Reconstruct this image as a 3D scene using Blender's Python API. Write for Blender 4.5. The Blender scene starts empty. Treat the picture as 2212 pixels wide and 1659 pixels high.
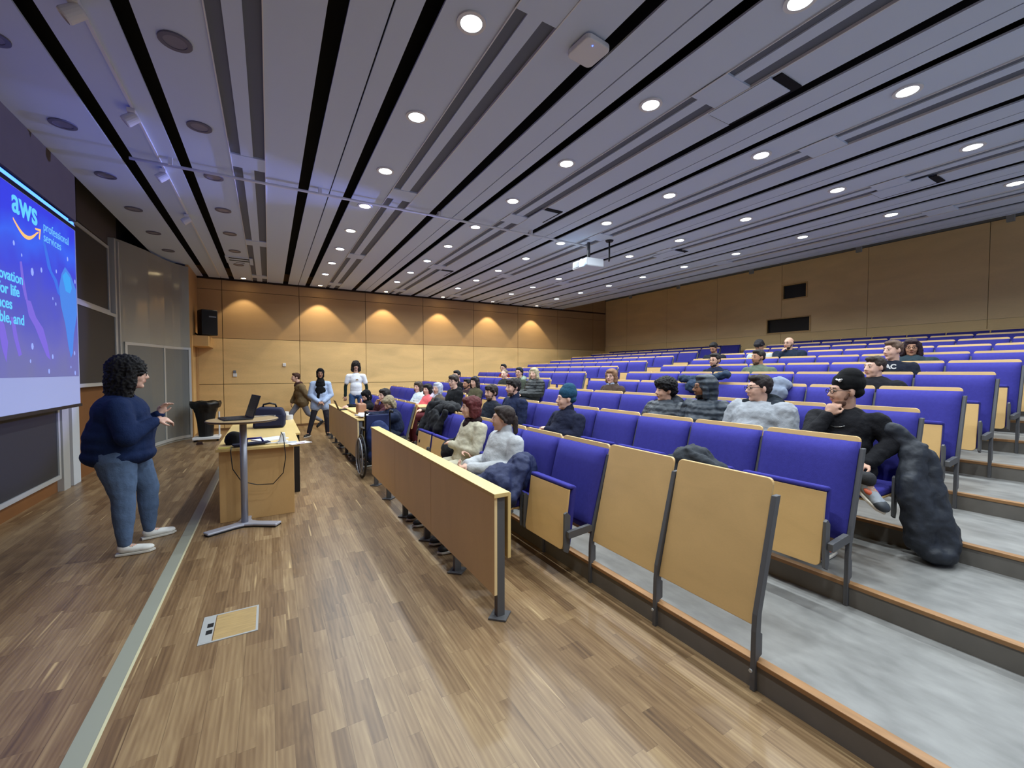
import bpy, bmesh, math, random
from mathutils import Vector, Matrix, Euler
random.seed(7)
PI = math.pi
scene = bpy.context.scene
COL = scene.collection

# ------------------------------------------------------------------ camera, world, exposure
CAM_Z = 1.5
cam_d = bpy.data.cameras.new('camera'); cam_d.sensor_width = 36.0; cam_d.lens = 905.0/2212*36
cam_d.clip_start = .05; cam_d.clip_end = 100
cam = bpy.data.objects.new('camera', cam_d); COL.objects.link(cam)
cam.location = (0, 0, CAM_Z)
cam.rotation_euler = (math.radians(90)-math.atan(27.5/905), 0, -math.atan2(525, 905.4))
scene.camera = cam
w = bpy.data.worlds.new('world'); scene.world = w; w.use_nodes = True
w.node_tree.nodes['Background'].inputs[0].default_value = (.50, .62, .90, 1)
w.node_tree.nodes['Background'].inputs[1].default_value = .75
scene.view_settings.view_transform = 'Standard'; scene.view_settings.look = 'None'
scene.view_settings.gamma = 1.0; scene.view_settings.use_curve_mapping = False
scene.view_settings.exposure = 0.08
LAMP_W = 10.0        # each ceiling downlight
WASH_W = 44.0        # each wall washer by the far wall

# ------------------------------------------------------------------ materials
def lin(c):
    return tuple(((v/255+.055)/1.055)**2.4 if v/255 > .04045 else v/255/12.92 for v in c)
MATS = {}
def mat(name, rgb, rough=.6, metal=0.0, spec=.4, noise=0.0, nscale=8.0, stretch=(1, 1, 1), bump=0.0, bscale=60.0, emit=None, estr=0.0, sheen=0.0, alpha=None, coat=0.0):
    if name in MATS: return MATS[name]
    m = bpy.data.materials.new(name); m.use_nodes = True; nt = m.node_tree; N = nt.nodes; L = nt.links
    b = N['Principled BSDF']; c = lin(rgb)
    b.inputs['Base Color'].default_value = (*c, 1); b.inputs['Roughness'].default_value = rough
    b.inputs['Metallic'].default_value = metal; b.inputs['Specular IOR Level'].default_value = spec
    if sheen: b.inputs['Sheen Weight'].default_value = sheen
    if coat: b.inputs['Coat Weight'].default_value = coat
    if emit: b.inputs['Emission Color'].default_value = (*lin(emit), 1); b.inputs['Emission Strength'].default_value = estr
    if alpha is not None:
        b.inputs['Alpha'].default_value = alpha
    tc = N.new('ShaderNodeTexCoord')
    if noise or bump:
        mp = N.new('ShaderNodeMapping'); mp.inputs['Scale'].default_value = stretch; L.new(tc.outputs['Object'], mp.inputs[0])
    if noise:
        nz = N.new('ShaderNodeTexNoise'); nz.inputs['Scale'].default_value = nscale; nz.inputs['Detail'].default_value = 6
        L.new(mp.outputs[0], nz.inputs['Vector'])
        rp = N.new('ShaderNodeValToRGB'); e = rp.color_ramp.elements
        e[0].position = .3; e[1].position = .72
        e[0].color = (*[max(0, v*(1-noise)) for v in c], 1); e[1].color = (*[min(1, v*(1+noise)) for v in c], 1)
        L.new(nz.outputs['Fac'], rp.inputs[0]); L.new(rp.outputs[0], b.inputs['Base Color'])
    if bump:
        n2 = N.new('ShaderNodeTexNoise'); n2.inputs['Scale'].default_value = bscale; n2.inputs['Detail'].default_value = 3
        L.new(mp.outputs[0], n2.inputs['Vector'])
        bp = N.new('ShaderNodeBump'); bp.inputs['Strength'].default_value = bump; bp.inputs['Distance'].default_value = .01
        L.new(n2.outputs['Fac'], bp.inputs['Height']); L.new(bp.outputs[0], b.inputs['Normal'])
    MATS[name] = m
    return m

def floor_mat():
    m = bpy.data.materials.new('oak_planks'); m.use_nodes = True; nt = m.node_tree; N = nt.nodes; L = nt.links
    b = N['Principled BSDF']
    def mth(op, a, b_=None, c=None, clamp=False):
        n = N.new('ShaderNodeMath'); n.operation = op; n.use_clamp = clamp
        for i_, v in enumerate((a, b_, c)):
            if v is None: continue
            if isinstance(v, (int, float)): n.inputs[i_].default_value = v
            else: L.new(v, n.inputs[i_])
        return n.outputs[0]
    def wn(x, y):
        c = N.new('ShaderNodeCombineXYZ'); L.new(x, c.inputs[0])
        if isinstance(y, (int, float)): c.inputs[1].default_value = y
        else: L.new(y, c.inputs[1])
        n = N.new('ShaderNodeTexWhiteNoise'); n.noise_dimensions = '2D'; L.new(c.outputs[0], n.inputs['Vector']); return n.outputs['Value']
    tc = N.new('ShaderNodeTexCoord'); sp = N.new('ShaderNodeSeparateXYZ'); L.new(tc.outputs['Object'], sp.inputs[0])
    X, Y = sp.outputs['X'], sp.outputs['Y']
    def boards(width, length, seed):
        r = mth('DIVIDE', X, width); row = mth('FLOOR', r); off = wn(row, seed); l2 = mth('MULTIPLY_ADD', wn(row, seed+3.7), .5*length, .75*length)
        y = mth('ADD', mth('DIVIDE', Y, l2), mth('MULTIPLY', off, 9.0)); idx = mth('FLOOR', y)
        return row, idx, mth('FRACT', r), mth('FRACT', y), wn(row, idx), l2
    row, idx, fx, fy, rnd, l2 = boards(.0665, .46, 1.3); _r, _i, gx, _g, rnd2, _l = boards(.133, 1.9, 5.1)
    seam = mth('MINIMUM', mth('MULTIPLY', mth('MINIMUM', gx, mth('SUBTRACT', 1.0, gx)), .133), mth('MULTIPLY', mth('MULTIPLY', mth('MINIMUM', fy, mth('SUBTRACT', 1.0, fy)), l2), 1.6))
    seamf = mth('SUBTRACT', 1.0, mth('MULTIPLY', seam, 900.0), clamp=True)
    # grain, shifted per board
    sh = N.new('ShaderNodeCombineXYZ'); L.new(mth('MULTIPLY', rnd, 37.0), sh.inputs[0]); L.new(mth('MULTIPLY', rnd, 91.0), sh.inputs[1])
    mp = N.new('ShaderNodeMapping'); mp.inputs['Scale'].default_value = (16, 1.5, 1); L.new(tc.outputs['Object'], mp.inputs[0])
    ad = N.new('ShaderNodeVectorMath'); ad.operation = 'ADD'; L.new(mp.outputs[0], ad.inputs[0]); L.new(sh.outputs[0], ad.inputs[1])
    nz = N.new('ShaderNodeTexNoise'); nz.inputs['Scale'].default_value = 1.5; nz.inputs['Detail'].default_value = 7; nz.inputs['Distortion'].default_value = 1.4; L.new(ad.outputs[0], nz.inputs['Vector'])
    wv = N.new('ShaderNodeTexWave'); wv.bands_direction = 'X'; wv.inputs['Scale'].default_value = .9; wv.inputs['Distortion'].default_value = 7; wv.inputs['Detail'].default_value = 2; wv.inputs['Detail Scale'].default_value = .7; L.new(ad.outputs[0], wv.inputs['Vector'])
    v = mth('MULTIPLY_ADD', rnd, .30, mth('MULTIPLY', nz.outputs['Fac'], .62)); v = mth('MULTIPLY_ADD', rnd2, .13, v); v = mth('MULTIPLY_ADD', wv.outputs['Fac'], .10, v)
    rp = N.new('ShaderNodeValToRGB'); e = rp.color_ramp.elements; e[0].position = .22; e[1].position = 1.0
    e[0].color = (*lin((82, 62, 44)), 1); e[1].color = (*lin((196, 172, 130)), 1)
    for ps, cc in ((.48, (118, 92, 64)), (.68, (140, 114, 82)), (.86, (160, 134, 98))):
        q = e.new(ps); q.color = (*lin(cc), 1)
    L.new(v, rp.inputs[0])
    # pale sapwood slivers
    m2 = N.new('ShaderNodeMapping'); m2.inputs['Scale'].default_value = (20, .9, 1); L.new(tc.outputs['Object'], m2.inputs[0])
    a2 = N.new('ShaderNodeVectorMath'); a2.operation = 'ADD'; L.new(m2.outputs[0], a2.inputs[0]); L.new(sh.outputs[0], a2.inputs[1])
    n3 = N.new('ShaderNodeTexNoise'); n3.inputs['Scale'].default_value = 1.0; n3.inputs['Detail'].default_value = 1; L.new(a2.outputs[0], n3.inputs['Vector'])
    slv = mth('MULTIPLY', mth('SUBTRACT', n3.outputs['Fac'], .70), 16.0, clamp=True)
    mxs = N.new('ShaderNodeMix'); mxs.data_type = 'RGBA'; L.new(mth('MULTIPLY', slv, .8), mxs.inputs['Factor']); L.new(rp.outputs[0], mxs.inputs['A']); mxs.inputs['B'].default_value = (*lin((206, 178, 130)), 1)
    mx = N.new('ShaderNodeMix'); mx.data_type = 'RGBA'; L.new(mth('MULTIPLY', seamf, .75), mx.inputs['Factor']); L.new(mxs.outputs['Result'], mx.inputs['A']); mx.inputs['B'].default_value = (*lin((52, 38, 26)), 1)
    L.new(mx.outputs['Result'], b.inputs['Base Color'])
    b.inputs['Roughness'].default_value = .34; b.inputs['Specular IOR Level'].default_value = .45
    return m

def veneer_mat(name, rgb, var=.12, scale=(.6, .6, 2.2), rough=.5, panel=None):
    """birch veneer: soft horizontal figure in world-sized object coordinates"""
    m = bpy.data.materials.new(name); m.use_nodes = True; nt = m.node_tree; N = nt.nodes; L = nt.links
    b = N['Principled BSDF']; c = lin(rgb)
    tc = N.new('ShaderNodeTexCoord'); mp = N.new('ShaderNodeMapping'); mp.inputs['Scale'].default_value = scale
    L.new(tc.outputs['Object'], mp.inputs[0])
    nz = N.new('ShaderNodeTexNoise'); nz.inputs['Scale'].default_value = 1.3; nz.inputs['Detail'].default_value = 5; nz.inputs['Distortion'].default_value = .8
    L.new(mp.outputs[0], nz.inputs['Vector'])
    mp2 = N.new('ShaderNodeMapping'); mp2.inputs['Scale'].default_value = tuple(12*s for s in scale); L.new(tc.outputs['Object'], mp2.inputs[0])
    n2 = N.new('ShaderNodeTexNoise'); n2.inputs['Scale'].default_value = 3; n2.inputs['Detail'].default_value = 6; L.new(mp2.outputs[0], n2.inputs['Vector'])
    ad = N.new('ShaderNodeMath'); ad.operation = 'MULTIPLY_ADD'; ad.inputs[1].default_value = .35; L.new(n2.outputs['Fac'], ad.inputs[0]); L.new(nz.outputs['Fac'], ad.inputs[2])
    rp = N.new('ShaderNodeValToRGB'); e = rp.color_ramp.elements; e[0].position = .45; e[1].position = .9
    e[0].color = (*[v*(1-var) for v in c], 1); e[1].color = (*[min(1, v*(1+var)) for v in c], 1)
    L.new(ad.outputs[0], rp.inputs[0]); L.new(rp.outputs[0], b.inputs['Base Color'])
    b.inputs['Roughness'].default_value = rough; b.inputs['Specular IOR Level'].default_value = .35
    MATS[name] = m
    return m

M_floor = floor_mat()
M_wall_lo = veneer_mat('birch_wall_light', (222, 186, 128), .13)
M_wall_hi = veneer_mat('birch_wall_perforated', (186, 148, 100), .06)
M_wall_back = veneer_mat('birch_back_wall', (240, 210, 158), .07)
M_desk = veneer_mat('birch_desk_front', (196, 156, 102), .05, (3, 3, 1))
M_desk_row = veneer_mat('birch_row_desk', (240, 212, 158), .04, (3, 3, 1))
M_desk_top = veneer_mat('birch_desk_top', (226, 196, 130), .06, (6, 1, 1), .35)
M_seatwood = veneer_mat('birch_seat', (208, 172, 116), .06, (2, 2, 5), .42)
M_edge = mat('birch_edge', (214, 178, 122), .5, noise=.08, nscale=20)
M_blue = mat('blue_wool', (60, 58, 138), .95, spec=.12, noise=.07, nscale=40, bump=.25, bscale=420)
M_steel = mat('dark_grey_steel', (88, 88, 90), .5, spec=.4)
M_tread = mat('grey_linoleum', (134, 133, 130), .45, noise=.22, nscale=11, stretch=(1, .5, 1))
M_riser = mat('dark_grey_riser', (112, 108, 102), .6, noise=.1, nscale=6)
M_nosing = mat('oak_nosing', (156, 116, 76), .45, noise=.18, nscale=6, stretch=(6, 1, 1))
M_ceil = mat('ceiling_white', (204, 216, 234), .7, spec=.3)
M_groove = mat('perforated_grey', (104, 110, 122), .7, spec=.3)
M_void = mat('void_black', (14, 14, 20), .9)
M_white = mat('white_paint', (222, 222, 222), .5)
M_alu = mat('aluminium', (190, 192, 190), .35, metal=.3)
M_board = mat('chalkboard', (44, 44, 46), .55)
M_black = mat('black_plastic', (18, 18, 20), .45)
M_curve = mat('grey_laminate', (150, 148, 138), .14, spec=.5, noise=.03, nscale=2)
M_door = mat('grey_door', (112, 114, 112), .35)
M_fascia = mat('fascia_taupe', (88, 76, 64), .8, noise=.05, nscale=4)
M_lamp = mat('lamp_disc', (255, 255, 255), .5, emit=(232, 250, 255), estr=16)
M_lampoff = mat('lamp_off', (104, 102, 118), .4)

# ------------------------------------------------------------------ mesh helpers
class MB:
    def __init__(s): s.v = []; s.f = []
    def add(s, vs, fs, M=None):
        o = len(s.v)
        s.v += [tuple(M @ Vector(v)) if M else tuple(v) for v in vs]
        s.f += [tuple(i+o for i in f) for f in fs]; return s
    def box(s, x0, x1, y0, y1, z0, z1, M=None):
        return s.add([(x0, y0, z0), (x1, y0, z0), (x1, y1, z0), (x0, y1, z0), (x0, y0, z1), (x1, y0, z1), (x1, y1, z1), (x0, y1, z1)],
                     [(0, 3, 2, 1), (4, 5, 6, 7), (0, 1, 5, 4), (1, 2, 6, 5), (2, 3, 7, 6), (3, 0, 4, 7)], M)
    def prism(s, pts, a0, a1, axis='z', M=None):
        """closed outline pts extruded along axis; pts are the two other coordinates in cyclic order"""
        n = len(pts)
        def mk(p, a):
            return {'z': (p[0], p[1], a), 'y': (p[0], a, p[1]), 'x': (a, p[0], p[1])}[axis]
        vs = [mk(p, a0) for p in pts]+[mk(p, a1) for p in pts]
        fs = [(i, (i+1) % n, (i+1) % n+n, i+n) for i in range(n)]+[tuple(range(n))[::-1], tuple(range(n, 2*n))]
        return s.add(vs, fs, M)
    def lathe(s, prof, seg=24, M=None, cap=True):
        vs = []; fs = []; n = len(prof)
        for r, z in prof:
            for k in range(seg):
                a = 2*PI*k/seg; vs.append((r*math.cos(a), r*math.sin(a), z))
        for i in range(n-1):
            for k in range(seg):
                k2 = (k+1) % seg; fs.append((i*seg+k, i*seg+k2, (i+1)*seg+k2, (i+1)*seg+k))
        if cap: fs += [tuple(range(seg))[::-1], tuple(range((n-1)*seg, n*seg))]
        return s.add(vs, fs, M)
    def tube(s, path, r, seg=10, closed=False):
        P = [Vector(p) for p in path]; n = len(P); R = r if isinstance(r, (list, tuple)) else [r]*n
        vs = []; fs = []; ref = None
        for i, p in enumerate(P):
            if closed: t = P[(i+1) % n]-P[i-1]
            else: t = P[min(i+1, n-1)]-P[max(i-1, 0)]
            t.normalize()
            if ref is None: ref = Vector((0, 0, 1)) if abs(t.z) < .9 else Vector((1, 0, 0))
            u = t.cross(ref).normalized(); v = u.cross(t).normalized(); ref = v
            for k in range(seg):
                a = 2*PI*k/seg; vs.append(tuple(p+(u*math.cos(a)+v*math.sin(a))*R[i]))
        m = n if closed else n-1
        for i in range(m):
            for k in range(seg):
                k2 = (k+1) % seg; j = (i+1) % n; fs.append((i*seg+k, i*seg+k2, j*seg+k2, j*seg+k))
        if not closed: fs += [tuple(range(seg))[::-1], tuple(range((n-1)*seg, n*seg))]
        return s.add(vs, fs)
    # closed solids used for bodies and clothes
    def ell(s, c, r, rot=(0, 0, 0), seg=18, rings=12):
        M = Matrix.Translation(c) @ Euler(rot).to_matrix().to_4x4() @ Matrix.Diagonal((*r, 1))
        vs = [(0, 0, -1)]; fs = []
        for i in range(1, rings):
            t = PI*i/rings-PI/2
            for k in range(seg):
                a = 2*PI*k/seg; vs.append((math.cos(t)*math.cos(a), math.cos(t)*math.sin(a), math.sin(t)))
        vs.append((0, 0, 1)); top = len(vs)-1
        for k in range(seg):
            k2 = (k+1) % seg; fs.append((0, 1+k2, 1+k)); fs.append((top, top-seg+k, top-seg+k2))
        for i in range(rings-2):
            for k in range(seg):
                k2 = (k+1) % seg; a = 1+i*seg; fs.append((a+k, a+k2, a+seg+k2, a+seg+k))
        return s.add(vs, fs, M)
    def cap(s, p0, r0, p1, r1, seg=14):
        p0 = Vector(p0); p1 = Vector(p1); d = p1-p0; L = d.length
        if L < 1e-5: return s.ell(p0, (r0, r0, r0))
        q = d.to_track_quat('Z', 'Y').to_matrix().to_4x4(); M = Matrix.Translation(p0) @ q
        prof = []
        for i in range(1, 5): t = -PI/2+PI/2*i/4*.999; prof.append((r0*math.cos(t), r0*math.sin(t)))
        for i in range(0, 4): t = PI/2*i/4; prof.append((r1*math.cos(t), L+r1*math.sin(t)))
        return s.lathe(prof, seg, M)
    def chain(s, pts, rs):
        for i in range(len(pts)-1): s.cap(pts[i], rs[i], pts[i+1], rs[i+1])
        return s
    def mesh(s, name):
        me = bpy.data.meshes.new(name); me.from_pydata(s.v, [], s.f); me.validate(); me.update()
        bm = bmesh.new(); bm.from_mesh(me); bmesh.ops.recalc_face_normals(bm, faces=bm.faces); bm.to_mesh(me); bm.free()
        return me
    def build(s, name, material, parent=None, smooth=False, bevel=0, loc=None, rot=None, seg=2):
        me = s.mesh(name); me.materials.append(material)
        if smooth:
            for p in me.polygons: p.use_smooth = True
        o = bpy.data.objects.new(name, me); COL.objects.link(o)
        if parent: o.parent = parent
        if loc: o.location = loc
        if rot: o.rotation_euler = rot
        if bevel:
            md = o.modifiers.new('bevel', 'BEVEL'); md.width = bevel; md.segments = seg; md.limit_method = 'ANGLE'; md.angle_limit = math.radians(40)
        return o
    def blob(s, name, material, parent=None, voxel=.012, smooth=3, disp=0, dscale=.1):
        """union of the closed solids as ONE continuous smooth surface"""
        me = s.mesh(name); o = bpy.data.objects.new(name, me); COL.objects.link(o)
        md = o.modifiers.new('r', 'REMESH'); md.mode = 'VOXEL'; md.voxel_size = voxel; md.use_smooth_shade = True
        if smooth:
            sm = o.modifiers.new('s', 'SMOOTH'); sm.factor = .6; sm.iterations = smooth
        if disp:
            key = 'wrinkle%.3f' % dscale
            tx = bpy.data.textures.get(key) or bpy.data.textures.new(key, 'CLOUDS'); tx.noise_scale = dscale; tx.noise_depth = 2
            dm = o.modifiers.new('d', 'DISPLACE'); dm.texture = tx; dm.strength = disp; dm.mid_level = .5
            dm.texture_coords = 'GLOBAL'
        bpy.context.view_layer.update()
        dg = bpy.context.evaluated_depsgraph_get(); ev = o.evaluated_get(dg)
        nm = bpy.data.meshes.new_from_object(ev); nm.name = name; o.modifiers.clear(); o.data = nm; bpy.data.meshes.remove(me)
        nm.materials.clear(); nm.materials.append(material)
        for p in nm.polygons: p.use_smooth = True
        if parent: o.parent = parent
        return o

def tag(o, label=None, cat=None, group=None, kind=None):
    if label: o['label'] = label
    if cat: o['category'] = cat
    if group: o['group'] = group
    if kind: o['kind'] = kind
    return o
def empty(name, loc=(0, 0, 0), rz=0, label=None, cat=None, group=None):
    o = bpy.data.objects.new(name, None); COL.objects.link(o); o.empty_display_size = .1
    o.location = loc; o.rotation_euler = (0, 0, rz); return tag(o, label, cat, group)
def copy_tree(o, parent=None):
    c = o.copy(); COL.objects.link(c); c.parent = parent
    for ch in list(o.children): copy_tree(ch, c)
    return c
def struct(mb, name, m, **k):
    return tag(mb.build(name, m, **k), kind='structure')
def text(name, s, size, loc, rot, m, parent, extrude=.001, offset=0.0, sx=1.0):
    cu = bpy.data.curves.new(name, 'FONT'); cu.body = s; cu.size = size; cu.extrude = extrude; cu.offset = offset
    o = bpy.data.objects.new(name, cu); COL.objects.link(o)
    bpy.context.view_layer.update()
    me = bpy.data.meshes.new_from_object(o.evaluated_get(bpy.context.evaluated_depsgraph_get()))
    bpy.data.objects.remove(o); o = bpy.data.objects.new(name, me); COL.objects.link(o)
    me.materials.clear(); me.materials.append(m); o.parent = parent; o.location = loc; o.rotation_euler = rot; o.scale = (sx, 1, 1)
    return o

def XR(k): return 1.96+.93*(k-1)            # riser face of row k
def T(k): return 0.0 if k <= 0 else .14+.13*(k-1)   # tread height behind row k
ZC = 3.84                                   # ceiling underside
YW = 12.87                                  # far side wall
XB = 11.85                                  # back wall
ORD = ['zeroth', 'first', 'second', 'third', 'fourth', 'fifth', 'sixth', 'seventh', 'eighth', 'ninth', 'tenth', 'eleventh']

# ------------------------------------------------------------------ floor and tiers
struct(MB().box(-2.4, 1.962, -3.5, YW+.1, -.06, 0), 'floor', M_floor)
M_strip = mat('floor_strip', (150, 152, 138), .35)
struct(MB().box(-.71, -.632, -3.5, YW-.6, 0, .0015), 'trim_1', M_strip)
struct(MB().box(-.632, -.62, -3.5, YW-.6, 0, .0025), 'trim_2', mat('strip_edge', (206, 200, 164), .35))
for k in range(1, 12):
    x1 = XR(k+1) if k < 11 else XB
    a = struct(MB().box(XR(k)+.012, x1+.012, -3.5, YW, T(k-1)-.03, T(k)), 'floor', M_tread)
    struct(MB().box(XR(k), XR(k)+.012, -3.5, YW, T(k-1), T(k)-.022), 'trim_riser', M_riser)
    struct(MB().box(XR(k)-.006, XR(k)+.045, -3.5, YW, T(k)-.022, T(k)+.002), 'trim_nosing', M_nosing, bevel=.003)

# ------------------------------------------------------------------ far side wall (veneer panels with joints)
JX = [-1.52]+[-1.0+1.742*i for i in range(8)]+[XB]
lo = MB(); hi = MB(); gap = .006
for i in range(len(JX)-1):
    a, b = JX[i]+gap, JX[i+1]-gap
    for z0, z1 in ((-.02, 1.165), (1.177, 2.33)): lo.box(a, b, YW, YW+.04, z0, z1)
    for z0, z1 in ((2.34, 3.545), (3.555, 3.80)): hi.box(a, b, YW+.004, YW+.04, z0, z1)
    hi.box(a, b, YW+.01, YW+.04, 3.86, 5.0)
struct(lo, 'wall_far', M_wall_lo); struct(hi, 'wall_far_upper', M_wall_hi)
struct(MB().box(-2.5, XB+.1, YW+.03, YW+.12, -.1, 5.1), 'wall_far_core', mat('joint_dark', (84, 58, 32), .8))
struct(MB().box(-1.5, XB, YW-.02, YW, 0, .06), 'baseboard_far', mat('base_brown', (120, 86, 52), .5))

# ------------------------------------------------------------------ back wall with two booth windows
jb = [YW-1.86*i-1.18 for i in range(9)]
def back_panels(mb, ylist, z0, z1, x0, holes=()):
    for i in range(len(ylist)-1):
        a, b = ylist[i+1]+.005, ylist[i]-.005
        mb.box(x0, x0+.04, a, b, z0, z1)
w1 = (5.52, 6.06, 3.41, 3.75); w2 = (5.43, 6.46, 2.54, 2.89)
ys = [YW]+jb; bk = MB(); bkl = MB()
YN = -3.5; ys = [y for y in ys if y > YN]+[YN]
for i in range(len(ys)-1):
    b_, a_ = ys[i]-.004, ys[i+1]+.004
    bkl.box(XB-.01, XB+.03, a_, b_, 1.3, 2.485)
    # upper part split around the window openings
    cuts = sorted({a_, b_}|{y for y in (w1[0], w1[1], w2[0], w2[1]) if a_ < y < b_})
    for c0, c1 in zip(cuts, cuts[1:]):
        mid = (c0+c1)/2; segs = [(2.49, 4.32)]
        for (y0, y1, z0, z1) in (w2, w1):
            if y0 < mid < y1:
                new = []
                for s0, s1 in segs:
                    if s0 < z0 < s1: new += [(s0, z0), (z1, s1)]
                    else: new.append((s0, s1))
                segs = new
        for s0, s1 in segs: bk.box(XB, XB+.04, c0, c1, s0, s1)
struct(bkl, 'wall_back_lower', veneer_mat('birch_back_low', (240, 208, 150), .06)); struct(bk, 'wall_back', M_wall_back)
struct(MB().box(XB, XB+.05, YN, YW, 4.33, 5.0), 'wall_back_upper', mat('grey_upper', (120, 122, 120), .8))
struct(MB().box(XB+.3, XB+.35, YN, YW, 1.3, 5.0).box(XB+.031, XB+.3, YN, 5.3, 1.3, 5).box(XB+.031, XB+.3, 6.6, YW, 1.3, 5), 'wall_back_core', mat('booth_dark', (46, 38, 30), .8))
def frame(mb, x0, x1, y0, y1, z0, z1, t):
    mb.box(x0, x1, y0-t, y0, z0-t, z1+t).box(x0, x1, y1, y1+t, z0-t, z1+t).box(x0, x1, y0, y1, z0-t, z0).box(x0, x1, y0, y1, z1, z1+t)
M_glassdk = mat('booth_glass', (58, 58, 62), .15)
for i, (ww, lab) in enumerate(((w1, 1), (w2, 2))):
    mb = MB(); frame(mb, XB-.02, XB+.06, *ww, .03)
    fr = struct(mb, 'window_%d' % lab, M_edge)
    p = MB().box(XB+.05, XB+.06, *ww).build('pane', M_glassdk if lab == 1 else M_black, fr)

# ------------------------------------------------------------------ ceiling: panels, gaps, perforated strips
P = 1.732; E0 = 1.003; XE = 9.63; XL = -1.98; Y0 = -3.5; Y1 = YW-.05
white = MB(); grv = MB(); ridge = MB()
def strip(mb, a, b, z0, z1, y0=Y0, y1=Y1):
    a = max(a, XL); b = min(b, XE)
    if b-a > .004: mb.box(a, b, y0, y1, z0, z1)
crosses = [2.22, 5.62, 9.05]; cw = .16
for j in range(-2, 5):
    o = E0+P*j
    if j == -2:
        strip(white, XL, o+1.088, ZC, ZC+.016)
    else: strip(white, o, o+.405, ZC, ZC+.016)
    if j > -2: strip(white, o+.50, o+.615, ZC, ZC+.016); strip(white, o+.725, o+1.088, ZC, ZC+.016)
    strip(white, o+1.208, o+1.446, ZC, ZC+.016)
    strip(white, o+1.459, o+1.622, ZC, ZC+.016)
    if j == -2: continue
    strip(ridge, o+.398, o+.406, ZC-.012, ZC+.01); strip(ridge, o+.724, o+.732, ZC-.012, ZC+.01)
    for a, b in ((.405, .50), (.615, .725)):
        strip(grv, o+a, o+b, ZC+.012, ZC+.018)
    for y in (-1.2,)+tuple(crosses)+(12.2,):
        strip(white, o+.398, o+.732, ZC-.006, ZC+.016, y-cw, y+cw)
struct(white, 'ceiling', M_ceil); struct(grv, 'ceiling_groove', M_groove); struct(ridge, 'ceiling_ridge', M_white)
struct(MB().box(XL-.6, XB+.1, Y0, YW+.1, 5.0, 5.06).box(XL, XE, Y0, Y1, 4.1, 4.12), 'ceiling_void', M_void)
struct(MB().box(XE-.02, XE, Y0, Y1, ZC, 4.11), 'ceiling_edge', M_ceil)
struct(MB().box(-1.6, XE, YW-.05, YW-.02, ZC-.03, ZC+.06), 'trim_shadow_gap', mat('gap_brown', (38, 24, 16), .8))

# downlights ------------------------------------------------------------
def lamp_proto():
    r = empty('ceiling_light')
    MB().lathe([(.072, 0), (.098, 0), (.098, .012), (.072, .012), (.072, .0)], 28, cap=False).build('trim_ring', M_white, r, smooth=False)
    MB().lathe([(.001, .006), (.074, .006), (.074, .012), (.001, .012)], 28).build('lens', M_lamp, r)
    return r
proto = lamp_proto(); first = True
LIGHT_X = [1.21, 2.93, 4.64, 6.37, 8.06]
ld = bpy.data.lights.new('downlight', 'AREA'); ld.shape = 'DISK'; ld.size = .15; ld.energy = LAMP_W; ld.color = (.86, .95, 1.0); ld.spread = math.radians(155)
def place_lamp(x, y, label, group):
    global first
    o = proto if first else copy_tree(proto); first = False
    o.location = (x, y, ZC-.012); tag(o, label, 'ceiling light', group)
    l = bpy.data.objects.new('lamp_light', ld); COL.objects.link(l); l.parent = o; l.location = (0, 0, -.004)
    return o
for i, x in enumerate(LIGHT_X):
    for q in range(-3, 8):
        y = 2.63+1.2*q
        if y < 1.3: lab, g = 'lit round ceiling downlight at the near end, %s row from the screen, %s one' % (ORD[i+1], ORD[3-q-1]), 'downlights over the near end'
        else:
            lab = 'lit round ceiling downlight, %s row from the screen, %s one from the far wall' % (ORD[i+1], ORD[8-q] if q < 7 else 'nearest')
            g = 'lit ceiling downlights'
        if q < -2 and i > 1: continue
        place_lamp(x, y, lab, g)
# unlit downlights near the screen
off0 = empty('unlit_ceiling_light')
MB().lathe([(.07, 0), (.1, 0), (.1, .012), (.07, .012), (.07, 0)], 24, cap=False).build('trim_ring', M_lampoff, off0)
MB().lathe([(.001, .006), (.07, .004), (.07, .012), (.001, .012)], 24).build('lens', mat('lamp_glass_off', (128, 126, 140), .3), off0)
n = 0
for x, y0, cnt, nm in ((-.54, 3.83, 7, 'between the black slots'), (-1.65, 4.42, 7, 'beside the front wall')):
    for q in range(cnt):
        o = off0 if n == 0 else copy_tree(off0); n += 1
        o.location = (x, y0+1.2*q, ZC-.012)
        tag(o, 'unlit round ceiling downlight %s, %s from the near end' % (nm, ORD[q+1]), 'ceiling light', 'unlit ceiling downlights')
# wall washers
ws0 = empty('wall_washer')
MB().lathe([(.05, 0), (.07, 0), (.07, .02), (.05, .02), (.05, 0)], 20, cap=False).build('trim_ring', M_white, ws0)
MB().lathe([(.001, .004), (.05, .002), (.05, .01), (.001, .01)], 20).build('lens', mat('lamp_warm', (255, 255, 255), .5, emit=(255, 226, 170), estr=25), ws0)
sd = bpy.data.lights.new('washer', 'SPOT'); sd.energy = WASH_W; sd.spot_size = math.radians(80); sd.spot_blend = .18; sd.color = (1, .86, .60); sd.shadow_soft_size = .03
for i in range(6):
    o = ws0 if i == 0 else copy_tree(ws0)
    o.location = (-.516+1.755*i, 12.5, ZC-.02)
    tag(o, 'warm wall washer over the far wall, %s from the front' % ORD[i+1], 'ceiling light', 'warm wall washers')
    l = bpy.data.objects.new('washer_light', sd); COL.objects.link(l); l.parent = o; l.location = (0, 0, -.02)

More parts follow.
